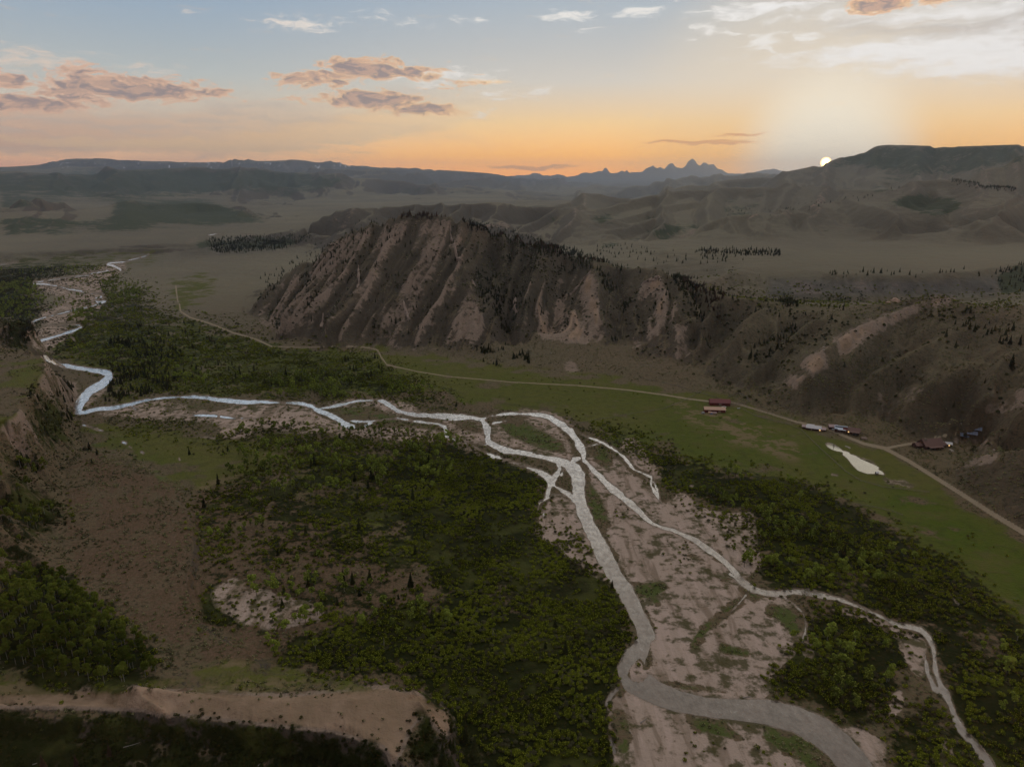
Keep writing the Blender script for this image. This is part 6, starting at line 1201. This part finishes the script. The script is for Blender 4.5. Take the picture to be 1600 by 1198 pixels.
cabin(1271, 671, -.42, 14, 7, 2.6, 2.0, R_WHITE, W_LOG, "low lodge with a white metal roof and pink-roofed ends beside the road", wings=[(-8.5, 1.5, 5, 5.5, 2.3, 1.4, R_PINK), (9, -.5, 5, 5.5, 2.3, 1.4, R_PINK), (-3, 4.5, 6, 5, 2.5, 1.5, R_WHITE)], windows=(-4, 0, 4), lit=(6.2,))
cabin(1301, 669, -.2, 8, 6, 2.6, 1.6, R_PINK, W_LOG, "small cabin with a pale pink roof, leftmost above the pond", windows=(-2, 2))
cabin(1315, 672.5, -.42, 13, 7, 2.8, 2.2, R_BLUE, W_LOG, "cabin with a bluish white roof and a dark panel stripe", windows=(-4, 0, 4), stripe=True, porch=(0, -5, 8, 2.6, 2.4, R_BLUE))
cabin(1334, 676, -.5, 11, 8, 3.0, 2.6, R_BROWN, W_LOG, "brown roofed cabin with a lit window, rightmost above the pond", windows=(-3, 1, 3.5), lit=(-4.8,), wings=[(-7.5, -1, 4.5, 5, 2.6, 1.4, W_RED)], porch=(1, -6, 9, 3, 2.4, R_BROWN))
cabin(1453, 698, 0.16, 20, 13, 3.6, 5.2, R_BROWN, W_LOG, "large dark log lodge with a brown roof and stone chimney on the hillside", name="lodge", wings=[(-13, 1, 7, 7, 3, 2.0, R_BROWN), (12, 0, 6, 7, 2.8, 1.6, R_BROWN)], chimney=(-7.5, -1.5, 1.6, 9.6), windows=(-7, -3.5, 0, 3.5, 7), porch=(0, -8.2, 15, 3.4, 2.7, R_BROWN))
cabin(1478, 696, -.35, 9, 5, 2.6, 1.2, R_WHITE, W_LOG, "small shed with a pale grey roof right of the big lodge", name="shed", windows=(-2,), lit=(2.2,))
bt = top("boat", "upturned pale boat lying between the lodge and the shed", "boat", 1470.5, 694, -.5); mb = MB(); V = []
for x, w, z in ((-3.2, .05, .55), (-2, .8, .75), (0, 1.0, .85), (2, .8, .75), (3.2, .05, .55)):
    for y in (-1, -.5, 0, .5, 1): V.append((x, y * w, z * (1 - .75 * y * y) + .05))
mb.poly(V, [(i * 5 + k, i * 5 + k + 1, i * 5 + k + 6, i * 5 + k + 5) for i in range(4) for k in range(4)]); part("hull", mb, [R_TAN], bt)
def solar(u, v, label, n):
    t = top("solar_array", label, "solar panels", u, v, -0.52, "ground-mounted solar arrays"); ca, sa = math.cos(.5), math.sin(.5)
    for i in range(2):
        for k in range(n):
            mb = MB(); x0 = (k - n / 2) * 2.35; y0 = -2.6 + i * 2.65; V = [(x0 + a, (y0 + b_) * ca, 1.9 + (y0 + b_) * sa) for a, b_ in ((0, 0), (2.2, 0), (2.2, 2.5), (0, 2.5))]; V += [(x, y - .04, z + .08) for x, y, z in V]
            mb.poly(V, [(4, 5, 6, 7), (3, 2, 1, 0), (0, 1, 5, 4), (1, 2, 6, 5), (2, 3, 7, 6), (3, 0, 4, 7)]); part("panel", mb, [PANEL], t)
    for x in (-n * 1.0, n * 1.0):
        for y, h in ((-1.6, 1.0), (1.6, 2.7)): mb = MB(); mb.box((x, y, h / 2 - .5), (.15, .15, h + 1)); part("post", mb, [METAL], t)
solar(1506, 682, "solar array nearest the lodge, largest and lowest of three", 4); solar(1519, 679, "middle solar array of three on the slope above the lodge", 4); solar(1528, 672.5, "smallest solar array, farthest up the slope from the lodge", 3)
dk = top("pump_house", "small wooden hut on legs standing at the foot of the pond", "hut", 1369.5, 741.5, .3); part("wall", (lambda m: (m.box((0, 0, 1.4), (2.2, 2.0, 2.0)), m)[1])(MB()), [WOOD], dk); part("roof", gable(2.4, 2.2, 2.3, .7, .3, .1), [R_WHITE], dk)
for x in (-.9, .9):
    for y in (-.8, .8): part("leg", (lambda m: (m.box((x, y, .1), (.16, .16, 1.2)), m)[1])(MB()), [WOOD], dk)
def rock(u, v, s, label, name="boulder", group=None, mat=None, flat=.6):
    g = np.random.default_rng(int(u * 13 + v)); bm = bmesh.new(); bmesh.ops.create_icosphere(bm, subdivisions=2, radius=1)
    for w in bm.verts: k = 1 + g.uniform(-.22, .22); w.co = Vector((w.co.x * k * s, w.co.y * k * s * .8, w.co.z * k * s * flat))
    me = bpy.data.meshes.new(name); bm.to_mesh(me); bm.free(); me.materials.append(mat or ROCKM); o = link(bpy.data.objects.new(name, me)); p = hit(u, v); o.location = (p[0], p[1], p[2] + s * flat * .3); o.rotation_euler = (0, 0, u); o["label"] = label; o["category"] = "rock"
    if group: o["group"] = group
    return o
rock(1321.5, 697.5, 1.0, "small pale boulder left of the two by the pond bank"); rock(1324.5, 698.5, 1.2, "pale boulder in the middle of three by the pond bank"); rock(1327, 700, 1.5, "largest white boulder by the pond bank"); rock(1350, 686, 3.0, "rounded grey-brown rock mound by the road below the cabins", mat=W_STONE)
rock(1398, 472.5, 9.5, "large pinkish rock outcrop standing on the saddle crest", "rock_outcrop", mat=simple_mat("pink_rock", (0.50, 0.33, 0.24), .95, var=.25, scale=.25), flat=.75); rock(1388, 474.5, 6.0, "smaller pinkish outcrop left of the large one on the saddle", "rock_outcrop", mat=bpy.data.materials["pink_rock"], flat=.6)
for k, (u, v) in enumerate([(888, 548), (861, 552), (1288, 543), (1287, 547), (1485, 703), (1488, 705), (1502, 662), (1553, 703)]): rock(u, v, 1.1 + .3 * (k % 3), "pale boulder lying on the slope " + zone(u, v), group="pale boulders on the slopes " + zone(u, v))
# pale rock fins on the mountain face
FIN = simple_mat("fin_rock", (0.36, 0.27, 0.215), .95, var=.35, scale=.12)
def fin(pts, label, w=7, h=7):
    g = np.random.default_rng(int(pts[0][0])); V = []; F = []; P = [hit(*p) for p in pts]; D = []
    for a, b_ in zip(P[:-1], P[1:]):
        for t in np.linspace(0, 1, 6, endpoint=False): D.append(a + (b_ - a) * t)
    for p in D: p[2] = float(height_at(np.array([p[0]]), np.array([p[1]]))[0])
    for i, p in enumerate(D):
        ww = w * g.uniform(.4, 1.1) * math.sin(math.pi * (i + .6) / (len(D) + .2)) ** .5; hh = h * g.uniform(.3, 1.1)
        for dx, dz in ((-ww, -3), (-ww * .6, hh * .6), (0, hh), (ww * .5, hh * .7), (ww, -3)): V.append((p[0] + dx + g.normal(0, .6), p[1] + g.normal(0, 1.2), p[2] + dz))
    for i in range(len(D) - 1):
        for k in range(4): F.append((i * 5 + k, i * 5 + k + 1, i * 5 + k + 6, i * 5 + k + 5))
    me = bpy.data.meshes.new("rock_fin"); me.from_pydata([tuple(map(float, v)) for v in V], [], F); me.materials.append(FIN); o = link(bpy.data.objects.new("rock_fin", me)); o["label"] = label; o["category"] = "rock"
for pts, lab in (([(703, 352), (706, 375), (712, 395), (722, 420)], "crooked pale rock fin below the mountain top"), ([(560, 415), (561, 440), (558, 456)], "pale rock fin in the middle of the striped face"), ([(505, 492), (502, 512), (500, 514)], "small pale rock fin at the foot of the striped face"), ([(630, 470), (636, 490), (640, 505)], "pale rock fin above the central foot of the mountain"),
                 ([(806, 465), (804, 480), (812, 492)], "white rock edge of the rocky mountain knob"), ([(890, 462), (908, 442), (925, 425)], "jagged rock rib on the second mountain spur"), ([(1003, 446), (1020, 440), (1032, 436)], "pale rock ledge near the third spur top"), ([(738, 440), (742, 450)], "little white crag at the edge of the shadowed ravine")): fin(pts, lab, 4, 5)
# fences: posts and rails following the ground
def fence(path, label, step=3.2, rails=2, h=1.5):
    P = [hit(u, v)[:2] for u, v in path]; pts = []
    for a, b_ in zip(P[:-1], P[1:]):
        n = max(1, int(np.linalg.norm(b_ - a) / step)); pts += [a + (b_ - a) * k / n for k in range(n)]
    pts.append(P[-1]); A = np.array(pts); Zp = height_at(A[:, 0], A[:, 1]); c = np.array([A[0, 0], A[0, 1], Zp[0]])
    t = link(bpy.data.objects.new("fence", None)); t.location = c; t["label"] = label; t["category"] = "fence"; pm = MB(); rm = MB()
    for (x, y), z in zip(A, Zp): pm.box((x - c[0], y - c[1], z - c[2] + h / 2 - .2), (.18, .18, h + .4))
    for k in range(rails):
        zz = h * (.9 - .4 * k)
        for i in range(len(A) - 1):
            a = np.array([A[i, 0], A[i, 1], Zp[i] + zz]) - c; b_ = np.array([A[i + 1, 0], A[i + 1, 1], Zp[i + 1] + zz]) - c; d = b_ - a; n_ = np.array([-d[1], d[0], 0]); n_ = n_ / (np.linalg.norm(n_) + 1e-6) * .06; u_ = np.array([0, 0, .07])
            rm.poly([a - n_ - u_, b_ - n_ - u_, b_ + n_ - u_, a + n_ - u_, a - n_ + u_, b_ - n_ + u_, b_ + n_ + u_, a + n_ + u_], [(4, 5, 6, 7), (0, 1, 5, 4), (2, 3, 7, 6)])
    p1 = part("post", pm, [WOOD], t); p1["kind"] = "stuff"; p2 = part("rail", rm, [WOOD], t); p2["kind"] = "stuff"
fence([(1226, 662), (1252, 672), (1268, 688), (1282, 702), (1300, 718), (1322, 738), (1345, 752), (1380, 762), (1420, 766), (1452, 770)], "long pale rail fence curving between the pasture and the pond")
fence([(868, 668), (905, 662), (960, 652), (1000, 645), (1035, 640), (1060, 630)], "wire fence running across the pasture towards the barns", 5); fence([(1062, 630), (1085, 618), (1100, 608)], "fence on the meadow behind the barns", 5)
fence([(1136, 622), (1152, 614), (1165, 620), (1172, 628), (1150, 632), (1138, 628)], "corral fence behind the farther barn", 3, 3); fence([(1000, 590), (1060, 604), (1120, 622), (1180, 640), (1240, 656)], "fence along the foot of the hills above the road", 5)
fence([(1330, 788), (1370, 794), (1395, 800), (1410, 806)], "short pale fence on the lush meadow below the pond", 3); fence([(1160, 640), (1180, 650), (1215, 660), (1228, 663)], "fence between the barns and the lodge road", 4)
# dead wood and dead trees in the foreground
def log(u, v, L, rz, label, at=None):
    p = hit(u, v); mb = MB(); mb.tube([(0, 0, .2), (.1, 0, L * .5), (0, .05, L)], [.22, .17, .06], 6); mb.tube([(0, 0, L * .6), (.8, 0, L * .75)], [.06, .02], 4); me = mb.mesh("fallen_log", [M_DEAD]); o = link(bpy.data.objects.new("fallen_log", me)); o.location = (p[0], p[1], p[2] + .25); o.rotation_euler = (0, math.radians(88), rz); o["label"] = label; o["category"] = "log"
log(192, 1168, 7, .4, "pale fallen log below the browned trees on the dark slope"); log(50, 1195, 7, .5, "pale fallen log at the bottom left corner"); log(402, 1198, 4, 1.2, "grey log at the bottom edge under the mesa"); log(482, 940, 5, .9, "bleached driftwood at the edge of the bare clearing"); log(575, 925, 4, -.6, "bleached log under the young cottonwoods"); log(1160, 1090, 5, .2, "driftwood stranded on the bar above the river elbow"); log(1000, 1130, 5, .7, "driftwood on the gravel below the river elbow")
def dead_tree(u, v, h, label):
    p = hit(u, v); g = np.random.default_rng(int(u)); mb = MB(); mb.tube([(0, 0, -.4), (.1, 0, h * .5), (.2, .1, h)], [.2, .13, .03], 6)
    t = link(bpy.data.objects.new("dead_tree", None)); t.location = p; t["label"] = label; t["category"] = "tree"; part("trunk", mb, [M_DEAD], t); br = MB()
    for k in range(14):
        a = g.uniform(0, 6.28); z = h * g.uniform(.3, .95); l = h * .2 * (1.2 - z / h); br.tube([(.1, 0, z), (math.cos(a) * l, math.sin(a) * l, z + l * .5)], [.05, .015], 3)
    part("branches", br, [M_DEAD], t)
dead_tree(97, 960, 10, "grey dead tree standing in the upper right of the aspen grove"); dead_tree(55, 1025, 9, "bare pale dead tree in the middle of the aspen grove"); dead_tree(770, 995, 6, "bleached leafless tree standing in the thick brush"); dead_tree(112, 965, 8, "leaning grey dead tree at the upper edge of the aspen grove"); dead_tree(600, 1010, 6, "leafless grey tree in front of the dry flat")
print("built", round(time.time() - T0, 1))
def build_haze():
    me = bpy.data.meshes.new("haze"); bm = bmesh.new()
    bmesh.ops.create_cube(bm, size=1); bm.to_mesh(me); bm.free()
    o = bpy.data.objects.new("haze", me); scene.collection.objects.link(o)
    o["kind"] = "stuff"; o["label"] = "thin evening haze lying over the whole valley"
    x0, x1, y0, y1, z0, z1 = -44000, 44000, -400, 57500, -60, 1720
    o.scale = (x1 - x0, y1 - y0, z1 - z0); o.location = ((x0 + x1) / 2, (y0 + y1) / 2, (z0 + z1) / 2)
    m = bpy.data.materials.new("haze"); m.use_nodes = True; nt = m.node_tree; nt.nodes.clear()
    v = nt.nodes.new('ShaderNodeVolumePrincipled'); v.inputs['Density'].default_value = HAZE_DENSITY
    v.inputs['Color'].default_value = (0.62, 0.77, 1.0, 1); v.inputs['Anisotropy'].default_value = 0.62
    out = nt.nodes.new('ShaderNodeOutputMaterial'); nt.links.new(v.outputs[0], out.inputs['Volume'])
    me.materials.append(m)
HAZE_DENSITY = 2.5e-5
build_haze()
